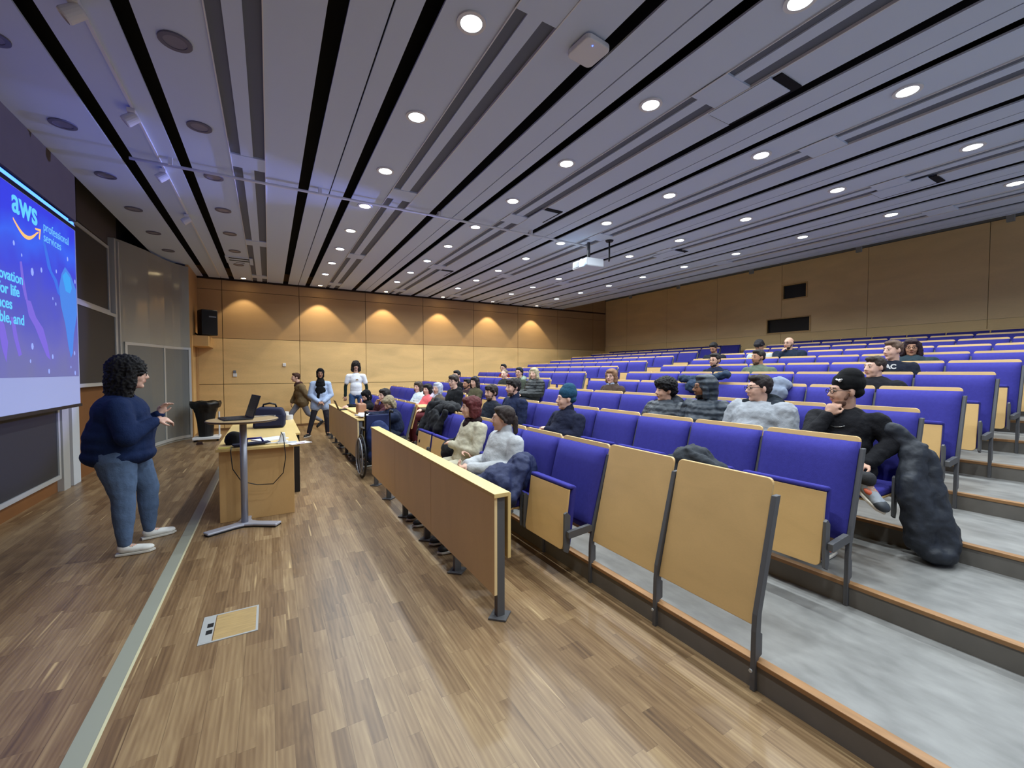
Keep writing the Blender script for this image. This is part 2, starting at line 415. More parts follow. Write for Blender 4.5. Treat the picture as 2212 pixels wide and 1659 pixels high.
# ------------------------------------------------------------------ front wall: fascia, boards, curved cabinet
XF = -2.3
struct(MB().box(XF-.06, XF, -3.5, 9.9, -.05, 5.0), 'wall_front', mat('front_wall_wood', (122, 78, 40), .6, noise=.08, nscale=3))
struct(MB().box(XL-.02, XL, -3.5, 7.06, 3.3, 4.15).box(XF, XL, 7.04, 7.06, 3.3, 4.15), 'wall_front_fascia', M_fascia)
struct(MB().box(XF-.02, XL-.3, 9.9, YW, 3.8, 5.0).box(XF-.4, XF-.36, 9, YW, -.05, 5.0), 'wall_front_void', M_void)
struct(MB().box(XF, XF+.02, 7.06, 9.9, 3.6, 5.0), 'wall_front_upper', mat('taupe_grey', (86, 80, 76), .8))
def board(y0, y1, z0, z1, x, lab):
    mb = MB().box(x, x+.02, y0, y1, z0, z1)
    r = tag(mb.build('chalkboard', M_board), lab, 'blackboard', 'sliding blackboards')
    fm = MB(); frame(fm, x, x+.035, y0, y1, z0, z1, .05)
    fm.build('frame', M_alu, r); return r
board(5.2, 9.28, 2.5, 3.5, XF+.02, 'upper dark blackboard in an aluminium frame right of the screen')
board(5.2, 9.37, 1.33, 2.40, XF+.07, 'middle dark blackboard partly hidden behind the screen and the presenter')
board(4.0, 7.22, .22, 1.05, XF+.02, 'low dark blackboard below the projection screen')
r = MB().box(XF+.02, XF+.1, 9.42, 9.50, 1.2, 3.72).box(XF+.02, XF+.1, 9.62, 9.68, .2, 3.72).build('board_rail', M_alu)
tag(r, 'grey vertical aluminium guide rails at the right edge of the blackboards', 'rail')
r = MB().box(XF+.0, XF+.06, 7.62, 7.86, 0, 1.27).build('board_post', mat('post_white', (196, 200, 204), .5))
tag(r, 'pale upright post under the right corner of the screen', 'post')
r = MB().box(XF+.0, XF+.06, 7.32, 7.52, 0, 1.27).build('board_post', M_alu)
tag(r, 'grey metal upright right of the low blackboard', 'post')

struct(MB().box(XF, 1.4, -3.5, -3.44, -.05, 4.0), 'wall_light_blocker', M_wall_hi)  # unseen partial wall, added to keep world light off the left stage
# curved laminate cabinet wall
cur = [(-2.28, 9.70), (-2.2, 9.85), (-2.08, 10.15), (-1.97, 10.45), (-1.90, 10.75), (-1.83, 11.03), (-1.74, 11.28), (-1.63, 11.47), (-1.50, 11.60)]
def resamp(pts, n):
    import numpy as np
    P_ = [Vector((*p, 0)) for p in pts]; d = [0]
    for a, b in zip(P_, P_[1:]): d.append(d[-1]+(b-a).length)
    out = []
    for i in range(n+1):
        t = d[-1]*i/n; k = max(j for j in range(len(d)) if d[j] <= t+1e-9); k = min(k, len(d)-2)
        u = (t-d[k])/(d[k+1]-d[k]); out.append(P_[k].lerp(P_[k+1], u))
    return out
def ribbon(pts, off, th, z0, z1):
    vs = []; fs = []; n = len(pts)
    for i, p in enumerate(pts):
        t = (pts[min(i+1, n-1)]-pts[max(i-1, 0)]).normalized(); nn = Vector((t.y, -t.x, 0))
        a = p+nn*off; b = p+nn*(off+th)
        vs += [(a.x, a.y, z0), (b.x, b.y, z0), (b.x, b.y, z1), (a.x, a.y, z1)]
    for i in range(n-1):
        for q in range(4): fs.append((4*i+q, 4*i+(q+1) % 4, 4*i+4+(q+1) % 4, 4*i+4+q))
    fs += [(0, 1, 2, 3), (4*n-4, 4*n-3, 4*n-2, 4*n-1)]
    return vs, fs
cp = resamp(cur, 40)
mb = MB(); mb.add(*ribbon(cp, -.04, .04, 0, 3.79))
cv = tag(mb.build('curved_cabinet', M_curve, smooth=False), 'tall curved grey laminate cabinet between blackboards and speaker', 'cabinet')
for i0, i1 in ((4, 25), (26, 39)):
    mb = MB(); mb.add(*ribbon(cp[i0:i1+1], 0, .012, .10, 1.97)); mb.build('door', M_door, cv)
mb = MB()
for z0, z1 in ((.04, .10), (1.97, 2.02)): mb.add(*ribbon(cp[3:41], .0, .02, z0, z1))
for i in (3, 25, 39): mb.add(*ribbon(cp[i:i+2], 0, .022, .04, 2.02))
mb.build('door_frame', M_alu, cv)
# wood return and door in the corner
struct(MB().box(-1.56, -1.5, 11.6, 11.78, 0, ZC).box(-1.56, -1.5, 12.62, YW, 0, ZC).box(-1.56, -1.5, 11.78, 12.62, 2.1, ZC), 'wall_front_corner', M_wall_hi)
struct(MB().box(-1.57, -1.53, 11.78, 12.62, 0, 2.1), 'door_1', M_wall_lo)
struct(MB().box(-1.5, -1.47, 11.66, 11.75, .0, 2.3).box(-1.5, -1.2, 11.9, YW, 2.08, 2.32), 'trim_3', mat('door_frame_wood', (212, 170, 110), .5))

# ------------------------------------------------------------------ projection screen and slide
XS = -2.05
scr = tag(MB().box(XS-.012, XS, 3.7, 7.25, 1.10, 3.30).build('projection_screen', mat('screen_cloth', (176, 180, 190), .8)), 'large hanging projection screen showing a blue slide', 'screen')
MB().box(XS-.02, XS+.012, 3.7, 7.27, 1.065, 1.10).build('bottom_bar', M_black, scr)
def slide_mat():
    m = bpy.data.materials.new('slide_image'); m.use_nodes = True; N = m.node_tree.nodes; L = m.node_tree.links
    b = N['Principled BSDF']; b.inputs['Base Color'].default_value = (.05, .05, .05, 1); b.inputs['Roughness'].default_value = .8
    tc = N.new('ShaderNodeTexCoord'); sp = N.new('ShaderNodeSeparateXYZ'); L.new(tc.outputs['Generated'], sp.inputs[0])
    nz = N.new('ShaderNodeTexNoise'); nz.inputs['Scale'].default_value = 1.7; nz.inputs['Detail'].default_value = 2; L.new(tc.outputs['Object'], nz.inputs['Vector'])
    a = N.new('ShaderNodeMath'); a.operation = 'MULTIPLY_ADD'; a.inputs[1].default_value = .5; L.new(nz.outputs['Fac'], a.inputs[0]); L.new(sp.outputs['Z'], a.inputs[2])
    b2 = N.new('ShaderNodeMath'); b2.operation = 'MULTIPLY_ADD'; b2.inputs[1].default_value = -.28; L.new(sp.outputs['Y'], b2.inputs[0]); L.new(a.outputs[0], b2.inputs[2])
    rp = N.new('ShaderNodeValToRGB'); e = rp.color_ramp.elements
    e[0].position = .0; e[0].color = (*lin((92, 92, 140)), 1); e[1].position = 1.0; e[1].color = (*lin((30, 40, 205)), 1)
    for p_, c_ in ((.22, (86, 84, 160)), (.45, (62, 64, 170)), (.68, (40, 50, 196)), (.85, (34, 84, 220))):
        q = e.new(p_); q.color = (*lin(c_), 1)
    L.new(b2.outputs[0], rp.inputs[0]); L.new(rp.outputs[0], b.inputs['Emission Color']); b.inputs['Emission Strength'].default_value = 1.1
    return m
sl = MB().box(XS, XS+.002, 4.04, 7.22, 1.44, 3.232).build('slide', slide_mat(), scr)
def emat(n, c, s=1.0): return mat(n, (10, 10, 10), .8, emit=c, estr=s)
MB().box(XS, XS+.002, 3.72, 7.25, 3.238, 3.282).build('top_border', M_black, scr)
MB().box(XS, XS+.003, 3.72, 7.20, 3.288, 3.322).build('projector_overspill', emat('overspill_glow', (60, 110, 255), 4.5), scr)  # projector overspill made a glowing strip, strong enough to tint the ceiling
R90 = (PI/2, 0, PI/2); X1 = XS+.004
M_txt = emat('slide_text', (96, 196, 255), 1.1); M_txt2 = emat('slide_text_soft', (110, 190, 250), .95)
text('slide_logo_text', 'aws', .33, (X1, 5.745, 3.0), R90, M_txt, sl, offset=.006)
text('slide_text', 'professional', .135, (X1, 6.375, 3.0), R90, M_txt2, sl)
text('slide_text', 'services', .135, (X1, 6.375, 2.885), R90, M_txt2, sl)
for s_, yr, z in (('innovation', 5.90, 2.335), ('for life', 5.83, 2.205), ('sciences', 5.69, 2.075), ('ble, and', 5.90, 1.945)):
    t = text('slide_text', s_, .14, (X1, 0, z), R90, M_txt, sl, offset=.002)
    t.location.y = yr-max(v.co.x for v in t.data.vertices)
mb = MB(); up = []; dn = []
for i in range(15):
    u = i/14; y = 5.76+.5*u; base = 2.93-.115*math.sin(PI*min(1, u*1.02))+.01*u; th = .004+.034*math.sin(PI*(.15+.75*u))
    up.append((y, base+th*.5)); dn.append((y, base-th*.5))
mb.prism(up+dn[::-1], X1, X1+.001, 'x')
mb.prism([(6.19, 2.965), (6.315, 2.985), (6.285, 2.87), (6.265, 2.88), (6.285, 2.958), (6.195, 2.95)], X1, X1+.001, 'x')
mb.build('slide_smile_arrow', emat('smile_orange', (255, 190, 110), 1.1), sl)
M_jelly = emat('slide_jelly', (70, 130, 225), 1.0); M_jelly2 = emat('slide_jelly_violet', (120, 100, 215), 1.0)
def poly(pts, m, nm='slide_art', dx=0.0): return MB().prism(pts, X1-.0015+dx, X1-.001+dx, 'x').build(nm, m, sl)
poly([(6.80, 2.62), (6.9, 2.72), (7.05, 2.66), (7.21, 2.5), (7.215, 2.2), (7.1, 1.95), (7.05, 1.72), (6.99, 1.66), (6.93, 1.8), (6.86, 2.05), (6.76, 2.25), (6.72, 2.45)], M_jelly)
poly([(6.82, 2.60), (6.92, 2.67), (7.04, 2.62), (7.08, 2.5), (7.02, 2.43), (6.9, 2.44)], emat('slide_jelly_light', (60, 160, 240), 1.0), dx=.0006)
poly([(6.35, 2.9), (6.42, 2.86), (6.55, 2.6), (6.68, 2.52), (6.75, 2.35), (6.68, 2.38), (6.6, 2.5), (6.45, 2.62)], emat('slide_jelly_line', (56, 110, 225), 1.0))
poly([(5.95, 2.2), (6.05, 2.2), (6.15, 2.05), (6.3, 1.95), (6.38, 1.8), (6.45, 1.62), (6.36, 1.66), (6.24, 1.8), (6.12, 1.95), (6.0, 2.05)], M_jelly2)
poly([(5.45, 2.0), (5.55, 1.92), (5.6, 1.76), (5.56, 1.58), (5.5, 1.7), (5.46, 1.85)], M_jelly2)
poly([(5.66, 2.0), (5.72, 2.0), (5.78, 1.8), (5.84, 1.66), (5.78, 1.64), (5.70, 1.82)], M_jelly2)
poly([(5.86, 2.55), (5.9, 2.56), (5.93, 2.4), (5.99, 2.2), (5.94, 2.2), (5.88, 2.35)], M_jelly2)
mb = MB(); rr = random.Random(3)
for (y, z, s) in ((5.76, 2.7, .018), (6.3, 2.56, .02), (6.98, 2.83, .02), (6.55, 2.3, .012), (6.62, 2.25, .014), (6.05, 1.75, .025), (6.5, 1.66, .02), (6.98, 1.55, .012), (6.4, 1.5, .02), (7.1, 1.72, .02), (7.18, 2.6, .02), (5.9, 2.62, .012), (6.66, 2.62, .016), (7.1, 1.48, .02), (6.1, 2.5, .03), (6.0, 1.6, .014)):
    mb.prism([(y+s*math.cos(a*PI/4), z+1.4*s*math.sin(a*PI/4)) for a in range(8)], X1-.0004, X1, 'x')
mb.build('slide_dots', emat('slide_dot', (150, 170, 250), 1.0), sl)

# ------------------------------------------------------------------ auditorium seats
TILT = math.atan2(.15, .56)
def lean(x, y, z, z0=.36):
    """shift a point back along the leaning backrest"""
    return (x+max(0, z-z0)*math.tan(TILT), y, z)
def leanmb(mb):
    mb.v = [lean(*v) for v in mb.v]; return mb
def rbox(mb, x0, x1, y0, y1, z0, z1, r=.03, tops=(1, 1), bots=(0, 0), nz=4):
    """upright board in the y-z plane with rounded corners, sliced in z so it can bend"""
    pts = []
    def arc(cy, cz, a0):
        return [(cy+r*math.cos(a0+PI/2*i/4), cz+r*math.sin(a0+PI/2*i/4)) for i in range(5)]
    pts += arc(y1-r, z0+r, -PI/2) if bots[1] else [(y1, z0)]
    pts += arc(y1-r, z1-r, 0) if tops[1] else [(y1, z1)]
    pts += arc(y0+r, z1-r, PI/2) if tops[0] else [(y0, z1)]
    pts += arc(y0+r, z0+r, PI) if bots[0] else [(y0, z0)]
    mb.prism(pts, x0, x1, 'x'); return mb
def cushion(w, z0, z1, x_front, x_back, bulge=.02, nu=13, nv=8):
    """padded slab: three sections with shallow seams, rounded rim"""
    mb = MB(); vs = []; fs = []
    for j in range(nv+1):
        v = j/nv; z = z0+(z1-z0)*v
        for i in range(nu+1):
            u = i/nu; y = -w/2+w*u
            rim = min(1, (1-abs(2*u-1)**10))*min(1, (1-abs(2*v-1)**10))
            seam = -.006*(math.exp(-((u-1/3)/.012)**2)+math.exp(-((u-2/3)/.012)**2))
            vs.append((x_front-bulge*rim-seam+.025*(1-rim), y, z))
    n1 = len(vs)
    for j in range(nv+1):
        for i in range(nu+1): vs.append((x_back, -w/2+w*i/nu, z0+(z1-z0)*j/nv))
    W = nu+1
    for j in range(nv):
        for i in range(nu):
            a = j*W+i; fs.append((a, a+1, a+W+1, a+W)); fs.append((n1+a, n1+a+W, n1+a+W+1, n1+a+1))
    for i in range(nu):
        fs.append((i, n1+i, n1+i+1, i+1)); a = nv*W+i; fs.append((a, a+1, n1+a+1, n1+a))
    for j in range(nv):
        a = j*W; fs.append((a, a+W, n1+a+W, n1+a)); a = j*W+nu; fs.append((a, n1+a, n1+a+W, a+W))
    return mb.add(vs, fs)
SW = .58
def seat_proto(open_):
    r = empty('auditorium_seat')
    rbox(MB(), .02, .036, -.273, .273, .33, .965, .028); mb = MB()
    leanmb(rbox(MB(), .022, .038, -.274, .274, .33, .965, .028)).build('back_panel', M_seatwood, r, bevel=.002)
    leanmb(cushion(.556, .37, .935, -.035, .022, .018, 25, 10)).build('backrest', M_blue, r, smooth=True)
    # writing flap folded down behind
    leanmb(rbox(MB(), .07, .09, -.25, .25, .52, .93, .02)).build('writing_flap', M_seatwood, r, bevel=.002)
    # post on the near side: upright then leaning
    mb = MB()
    prof = [(-.020, 0), (.006, 0), (.012, .15), (.034, .16), (.034, .26), (.022, .27), (.032, .36), (.185, .90), (.150, .90), (-.004, .36), (-.014, .28)]
    mb.prism(prof, -SW/2-.011, -SW/2+.011, 'y')
    mb.build('post', M_steel, r, bevel=.003)
    # arm and hinge plate
    a = MB().prism([(-.02, .37), (.0, .37), (.0, .41), (-.02, .42), (-.19, .405), (-.21, .40), (-.21, .36), (-.19, .355)], -SW/2-.012, -SW/2+.016, 'y')
    for ya in (-SW/2+.018, SW/2-.034):
        MB().prism([(-.225, .26), (-.19, .24), (-.175, .28), (-.17, .50), (-.20, .53), (-.222, .52)], ya, ya+.016, 'y').build('hinge_plate', M_steel, r, bevel=.002)
    a.build('hinge_arm', M_steel, r, bevel=.002)
    if not open_:
        Mx = Matrix.Translation((-.19, 0, .40)) @ Matrix.Rotation(.13, 4, 'Y')
        w_ = rbox(MB(), -.012, .004, -.243, .243, -.145, .275, .03, (0, 0), (1, 1)); w_.v = [tuple(Mx @ Vector(v)) for v in w_.v]
        pan = w_.build('seat_pan', M_seatwood, r, bevel=.002)
        c = cushion(.49, -.12, .30, -.0, .06, .0, 13, 6)
        c.box(-.015, .05, -.245, .245, .276, .305)
        c.v = [tuple(Mx @ Vector(v)) for v in c.v]
        c.build('seat_cushion', M_blue, pan, smooth=False, bevel=.012, seg=3)
    else:
        pan = MB().box(-.47, -.03, -.243, .243, .385, .40).build('seat_pan', M_seatwood, r, bevel=.004)
        MB().box(-.475, -.03, -.245, .245, .40, .455).build('seat_cushion', M_blue, pan, bevel=.018, seg=3)
    return r
folded = seat_proto(False); opened = seat_proto(True); used = {folded: False, opened: False}
end_post = None
NEAR0, FAR0 = 1.10, 6.95
OCC = {}   # (row, block, index) -> True, filled from the people's seats
PEOPLE_Y = {1: [8.85, 7.57, 6.89, 4.02, 3.33], 2: [8.78, 8.17, 7.58, 6.79, 5.37, 4.74, 3.61], 3: [8.88, 7.92, 8.17, 3.08, 2.61, 2.08, 1.43],
            4: [8.32, 7.67, 7.09, 4.88], 5: [10.05, 1.92], 6: [2.07, 4.39, 3.67], 7: [2.17], 8: [4.66, 4.13, 5.68]}
def put_seat(k, block, i, last):
    y = (NEAR0 if block == 'near' else FAR0)+SW*(i+.5)
    occ = any(abs(py-y) < SW*.5 for py in PEOPLE_Y.get(k, []))
    p = opened if occ else folded
    o = p if not used[p] else copy_tree(p); used[p] = True
    o.location = (XR(k), y, T(k-1))
    state = 'occupied blue auditorium seat' if occ else 'empty folded blue auditorium seat'
    tag(o, '%s, %s block, row %s from the front, %s from near end' % (state, block, ORD[k], ORD[i+1]), 'seat', 'blue seats in row %s of the %s block' % (ORD[k], block))
    if last: lasts.append((k, o))
    return o
lasts = []
for k in range(1, 12):
    for i in range(8):
        if k == 1 and i < 2: continue
        put_seat(k, 'near', i, i == 7)
    nf = 7 if k == 1 else 9
    for i in range(nf): put_seat(k, 'far', i, i == nf-1)
for k, o in lasts:      # the closing post at the far end of each row belongs to its last seat
    mb = MB()
    prof = [(-.020, 0), (.006, 0), (.032, .36), (.185, .90), (.150, .90), (-.004, .36)]
    mb.prism(prof, SW/2-.011, SW/2+.011, 'y').build('end_post', M_steel, o, bevel=.003)
# two tall plain wood panels closing the near end of the first row
def wood_panel(y, label, both):
    r = empty('wood_screen_panel', (XR(1), y, 0), 0, label, 'panel', 'plain wood panels at the end of the first row')
    leanmb(rbox(MB(), -.0, .018, -.274, .274, .30, .975, .028)).build('board', M_seatwood, r, bevel=.003)
    prof = [(-.022, 0), (.006, 0), (.012, .15), (.040, .16), (.040, .26), (.026, .27), (.032, .36), (.178, .90), (.136, .90), (-.008, .36), (-.016, .28)]
    MB().prism(prof, -SW/2-.013, -SW/2+.011, 'y').build('post', M_steel, r, bevel=.003)
    if both: MB().prism(prof, SW/2-.013, SW/2+.013, 'y').build('post', M_steel, r, bevel=.003)
    MB().lathe([(.001, 0), (.008, 0), (.008, .006), (.001, .006)], 10, Matrix.Translation((-.03, -SW/2, .10)) @ Matrix.Rotation(-PI/2, 4, 'Y')).build('bolt', M_alu, r)
wood_panel(NEAR0+SW*.5, 'plain wooden end panel nearest the camera at the first row', False)
wood_panel(NEAR0+SW*1.5, 'plain wooden end panel beside the first folded blue seat', False)

# ------------------------------------------------------------------ front desks for the first row
def row_desk(y0, y1, seams, label):
    r = empty('writing_desk', (1.15, y0, 0), 0, label, 'desk', 'long front row desks'); L_ = y1-y0
    cuts = [0]+[s-y0 for s in seams]+[L_]
    for a, b in zip(cuts, cuts[1:]):
        MB().box(.0, .02, a+.003, b-.003,   .15, .745).build('front_panel', M_desk_row, r, bevel=.002)
    MB().box(-.008, .10, -.01, L_+.01, .745, .772).build('desk_top', M_desk_top, r, bevel=.003)
    nposts = 6
    for i in range(nposts):
        y = .01+(L_-.02)*i/(nposts-1); y = min(max(y, .03), L_-.03)
        p = MB().box(.024, .075, y-.02, y+.02, .0, .745).build('post', M_steel, r, bevel=.002)
        MB().prism([(-.03, y), (.05, y-.075), (.13, y), (.05, y+.075)], 0, .012).build('foot_plate', M_steel, p, bevel=.002)
    n_ = int(L_/.58)
    for i in range(n_):
        MB().box(.102, .125, .02+i*L_/n_, (i+1)*L_/n_-.02, .35, .755).build('folded_flap', M_desk_top, r, bevel=.004)
    return r
row_desk(2.19, 5.66, [3.333, 4.49], 'long wooden modesty desk nearest the camera in front of the seated women')
row_desk(6.66, 10.15, [7.82, 8.98], 'far wooden modesty desk beyond the wheelchair gap')

# ------------------------------------------------------------------ ceiling fittings
r = tag(MB().tube([(-1.25, 5.95, 3.765), (0, 5.93, 3.765), (2.6, 5.91, 3.765), (5.0, 5.95, 3.765)], .016, 10).build('ceiling_conduit', M_white, smooth=True), 'long white conduit crossing under the ceiling strips to the projector', 'pipe')
for x in (-.9, .6, 2.2, 3.8): MB().box(x-.02, x+.02, 5.90, 5.96, 3.765, ZC).build('clip', M_white, r)
# projector
r = empty('projector', (5.07, 5.96, 3.36), math.radians(-4), 'white projector hanging below the ceiling on a grey column', 'projector')
MB().box(-.20, .17, -.23, .23, 0, .15).build('housing', mat('projector_white', (206, 210, 216), .35), r, bevel=.025, seg=3)
MB().lathe([(.05, 0), (.06, .03), (.045, .035), (.001, .03)], 20, Matrix.Translation((-.2, -.09, .075)) @ Matrix.Rotation(-PI/2, 4, 'Y')).build('lens', mat('projector_lens', (200, 225, 255), .2, emit=(170, 210, 255), estr=9), r)
MB().box(-.205, -.198, .02, .2, .03, .12).build('vent_grille', mat('grille_grey', (120, 122, 128), .5), r)
MB().box(-.1, .1, -.12, .12, .15, .175).build('mount_plate', M_steel, r)
MB().tube([(0, 0, .175), (0, 0, .48)], .028, 12).build('mount_column', M_steel, r, smooth=True)
pl = bpy.data.lights.new('projector_beam', 'SPOT'); pl.energy = 1500; pl.spot_size = math.radians(34); pl.spot_blend = .3; pl.color = (.25, .32, 1.0); pl.shadow_soft_size = .03
po = bpy.data.objects.new('projector_beam', pl); COL.objects.link(po); po.parent = r; po.location = (-.26, -.09, .07)
po.rotation_euler = (Vector((-2.05, 5.63, 2.4))-Vector((4.8, 5.87, 3.43))).to_track_quat('-Z', 'Y').to_euler()
r = empty('hanging_rod', (5.31, 5.68, ZC), 0, 'thin black rod hanging from a round plate beside the projector', 'rod')
MB().lathe([(.001, -.025), (.06, -.025), (.075, -.0), (.001, 0)], 20).build('plate', M_black, r)
MB().tube([(0, 0, -.02), (0, 0, -.33), (.02, .03, -.36)], .014, 8).build('rod', M_black, r, smooth=True)
# wireless box
r = empty('wireless_access_point', (2.03, 2.4, ZC-.05), math.radians(4), 'white rounded square wireless box with a blue light on the ceiling', 'access point')
mb = MB(); rbox(mb, 0, .04, -.115, .115, -.115, .115, .04, (1, 1), (1, 1)); mb.v = [(v[1], v[2], v[0]) for v in mb.v]
mb.build('housing', M_white, r, bevel=.008)
MB().lathe([(.001, -.003), (.005, -.003), (.005, .0), (.001, 0)], 10, Matrix.Translation((-.03, -.07, 0))).build('status_light', emat('blue_led', (60, 90, 255), 6), r)
# ceiling hatches, slightly open so a dark edge shows
for (x, y, a, b, nm) in ((3.66, 2.15, .30, .62, 'nearest the camera'), (3.62, 5.25, .28, .5, 'beside the cross conduit'), (3.62, 9.5, .28, .6, 'closest to the far wall'), (7.05, 2.15, .30, .62, 'nearest the back wall'), (6.95, 5.7, .3, .6, 'behind the projector')):
    r = empty('ceiling_hatch', (x, y, ZC-.012), 0, 'rectangular ceiling hatch with a dark open edge, %s' % nm, 'hatch', 'ceiling hatches')
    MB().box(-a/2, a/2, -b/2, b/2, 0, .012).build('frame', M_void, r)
    MB().box(-a/2-.04, a/2-.035, -b/2+.07, b/2-.01, -.006, .006).build('cover', M_ceil, r)
r = empty('ceiling_vent', (-.50, 10.6, ZC-.012), 0, 'white slotted air vent in the ceiling near the far wall', 'vent')
MB().box(-.24, .24, -.3, .3, 0, .012).build('frame', M_ceil, r)
for y in (-.2, .0): MB().box(-.18, .18, y-.03, y+.03, -.004, .002).build('slot', M_void, r)
MB().box(-.08, .08, .16, .20, -.004, .002).build('slot', M_groove, r)
# track spotlights
tag(MB().box(-1.02, -1.0, 3.0, 12.6, ZC-.018, ZC-.0).build('spotlight_track', M_white), 'thin white spotlight track running along the ceiling near the screen', 'track')
for i, y in enumerate((3.72, 5.0, 6.28, 7.9)):
    r = empty('track_spotlight', (-1.02, y, ZC-.07), 0, 'white track spotlight near the screen, %s from the near end' % ORD[i+1], 'spotlight', 'track spotlights')
    MB().box(-.03, .03, -.06, .06, .02, .055).build('adapter', M_white, r, bevel=.005)
    M_ = Matrix.Translation((-.01, 0, -.02)) @ Matrix.Rotation(math.radians(50), 4, 'Y')
    MB().lathe([(.025, .06), (.045, .05), (.05, -.05), (.044, -.06), (.04, -.04), (.001, -.03)], 18, M_).build('head', M_white, r, smooth=False)
# end brackets at the rear ceiling edge
for i, y in enumerate((2.1, 4.35, 6.8, 9.2, 11.3)):
    tag(MB().box(XB-.26, XB-.2, y-.05, y+.05, 4.2, 5.0).build('ceiling_bracket', mat('bracket_grey', (160, 162, 162), .6)), 'pale grey bracket above the back wall, %s from the near end' % ORD[i+1], 'bracket', 'brackets above the back wall')
# loudspeaker
r = empty('loudspeaker', (-1.28, 12.32, 2.35), math.radians(-62), 'black loudspeaker on a bracket in the far left corner', 'speaker')
MB().prism([(-.17, -.2), (.17, -.2), (.12, .16), (-.12, .16)], 0, .60).build('cabinet', M_black, r, bevel=.02, seg=3)
r.rotation_euler.z = math.radians(28)
MB().box(-.145, .145, -.207, -.2, .03, .57).build('grille', mat('grille_black', (26, 26, 28), .8, bump=.4, bscale=300), r)
MB().box(-.02, .13, -.212, -.206, .42, .45).build('badge', mat('badge_grey', (110, 112, 116), .4), r)
MB().tube([(-.19, .1, .05), (-.1, .05, -.03), (0, 0, -.02), (0, 0, .02)], .018, 8).build('bracket', M_black, r)
# wall fittings on the far wall
tag(MB().box(.32, .40, YW-.03, YW, 1.63, 1.72).build('wall_sensor', M_white, bevel=.01), 'small white square sensor on the far wall, higher and further right', 'sensor')
r = tag(MB().box(-.80, -.71, YW-.03, YW, 1.36, 1.45).build('wall_switch', M_white, bevel=.008), 'small white wall switch box, lower and further left', 'switch')
MB().box(-.79, -.73, YW-.034, YW-.002, 1.455, 1.52).build('switch_display', mat('switch_grey', (110, 116, 130), .4), r)

# floor outlet box
r = empty('floor_socket_box', (-.22, 2.95, 0), 0, 'steel framed socket hatch set flush in the plank floor', 'floor box')
fm = MB(); frame(fm, 0, .004, -.13, .13, -.14, .14, .012); fm.v = [(v[1], v[2], v[0]) for v in fm.v]
fm.build('frame', M_alu, r)
MB().box(-.075, .13, -.14, .14, 0, .0035).build('wood_inlay', mat('inlay_oak', (176, 148, 100), .4, noise=.15, nscale=9, stretch=(1, 9, 1)), r)
MB().box(-.13, -.08, -.14, .14, 0, .0045).build('cable_flap', M_alu, r)
for y in (-.04, .035): MB().box(-.115, -.085, y-.022, y+.022, .0046, .0052).build('cable_opening', M_black, r)

# ------------------------------------------------------------------ round standing table and laptop
r = empty('standing_table', (-.225, 4.80, 0), 0, 'round bar height table on a grey column with three-armed foot', 'table')
MB().lathe([(.001, 1.018), (.285, 1.018), (.298, 1.026), (.298, 1.036), (.292, 1.040), (.001, 1.040)], 56).build('table_top', mat('table_top_oak', (178, 152, 112), .4, noise=.08, nscale=6, stretch=(1, 8, 1)), r)
MB().lathe([(.296, 1.024), (.301, 1.028), (.301, 1.034), (.296, 1.038)], 56, cap=False).build('edge_band', mat('band_brown', (84, 66, 48), .5), r)
MB().tube([(0, 0, .03), (0, 0, 1.018)], .030, 24).build('column', mat('column_grey', (150, 152, 164), .35, metal=.4), r, smooth=True)
pts = []
for a0 in (-32, 88, 208):
    for da, rad in ((-8, .34), (8, .34), (22, .12), (60, .072), (98, .12)): pts.append((rad*math.cos(math.radians(a0+da)), rad*math.sin(math.radians(a0+da))))
MB().prism(pts, .012, .034).build('foot', mat('foot_grey', (176, 178, 190), .35, metal=.3), r, bevel=.008)
MB().prism([(p[0]*.98, p[1]*.98) for p in pts], 0, .012).build('foot_base', M_black, r)
r = empty('laptop', (-.245, 4.83, 1.041), math.radians(14), 'open black laptop standing on the round table', 'laptop')
MB().box(-.16, .07, -.16, .16, 0, .012).build('base', M_black, r, bevel=.004)
MB().box(-.13, .04, -.145, .145, .012, .014).build('keyboard', mat('keys_dark', (34, 34, 38), .6, bump=.5, bscale=120), r)
Mx = Matrix.Translation((.07, 0, .008)) @ Matrix.Rotation(math.radians(17), 4, 'Y')
MB().box(-.003, .005, -.16, .16, 0, .225, Mx).build('lid', M_black, r)
MB().box(-.0045, -.003, -.15, .15, .012, .215, Mx).build('display', mat('laptop_display', (16, 18, 24), .2), r)

# ------------------------------------------------------------------ lecturer's desk
r = empty('lectern_desk', (0, 0, 0), 0, 'light wooden box desk behind the round table', 'desk')
MB().box(-.44, .215, 4.98, 5.02, 0, .715).build('front_panel', M_desk, r, bevel=.003)
MB().box(-.44, -.41, 5.02, 5.75, 0, .715).build('side_panel', M_desk, r, bevel=.003)
MB().box(.18, .215, 5.02, 5.75, 0, .715).build('side_panel', M_desk, r, bevel=.003)
MB().box(-.46, .27, 4.90, 5.78, .715, .742).build('desk_top', M_desk_top, r, bevel=.004)
r = empty('long_table', (0, 0, 0), 0, 'long light wooden table with black legs behind the box desk', 'table')
MB().box(-.46, .325, 5.785, 7.95, .715, .742).build('table_top', M_desk_top, r, bevel=.004)
for (x, y) in ((.285, 5.84), (.285, 7.88), (-.42, 7.88), (-.42, 5.84)):
    l = MB().box(x-.03, x+.03, y-.03, y+.03, 0, .715).build('leg', M_black, r, bevel=.004)
MB().box(-.42, .285, 5.83, 5.85, .62, .70).build('apron', M_black, r)
ZT = .742
def thing(name, label, cat, loc, rz=0, group=None): return empty(name, loc, rz, label, cat, group)
M_navy = mat('navy_fabric', (24, 28, 56), .8, bump=.3, bscale=200)
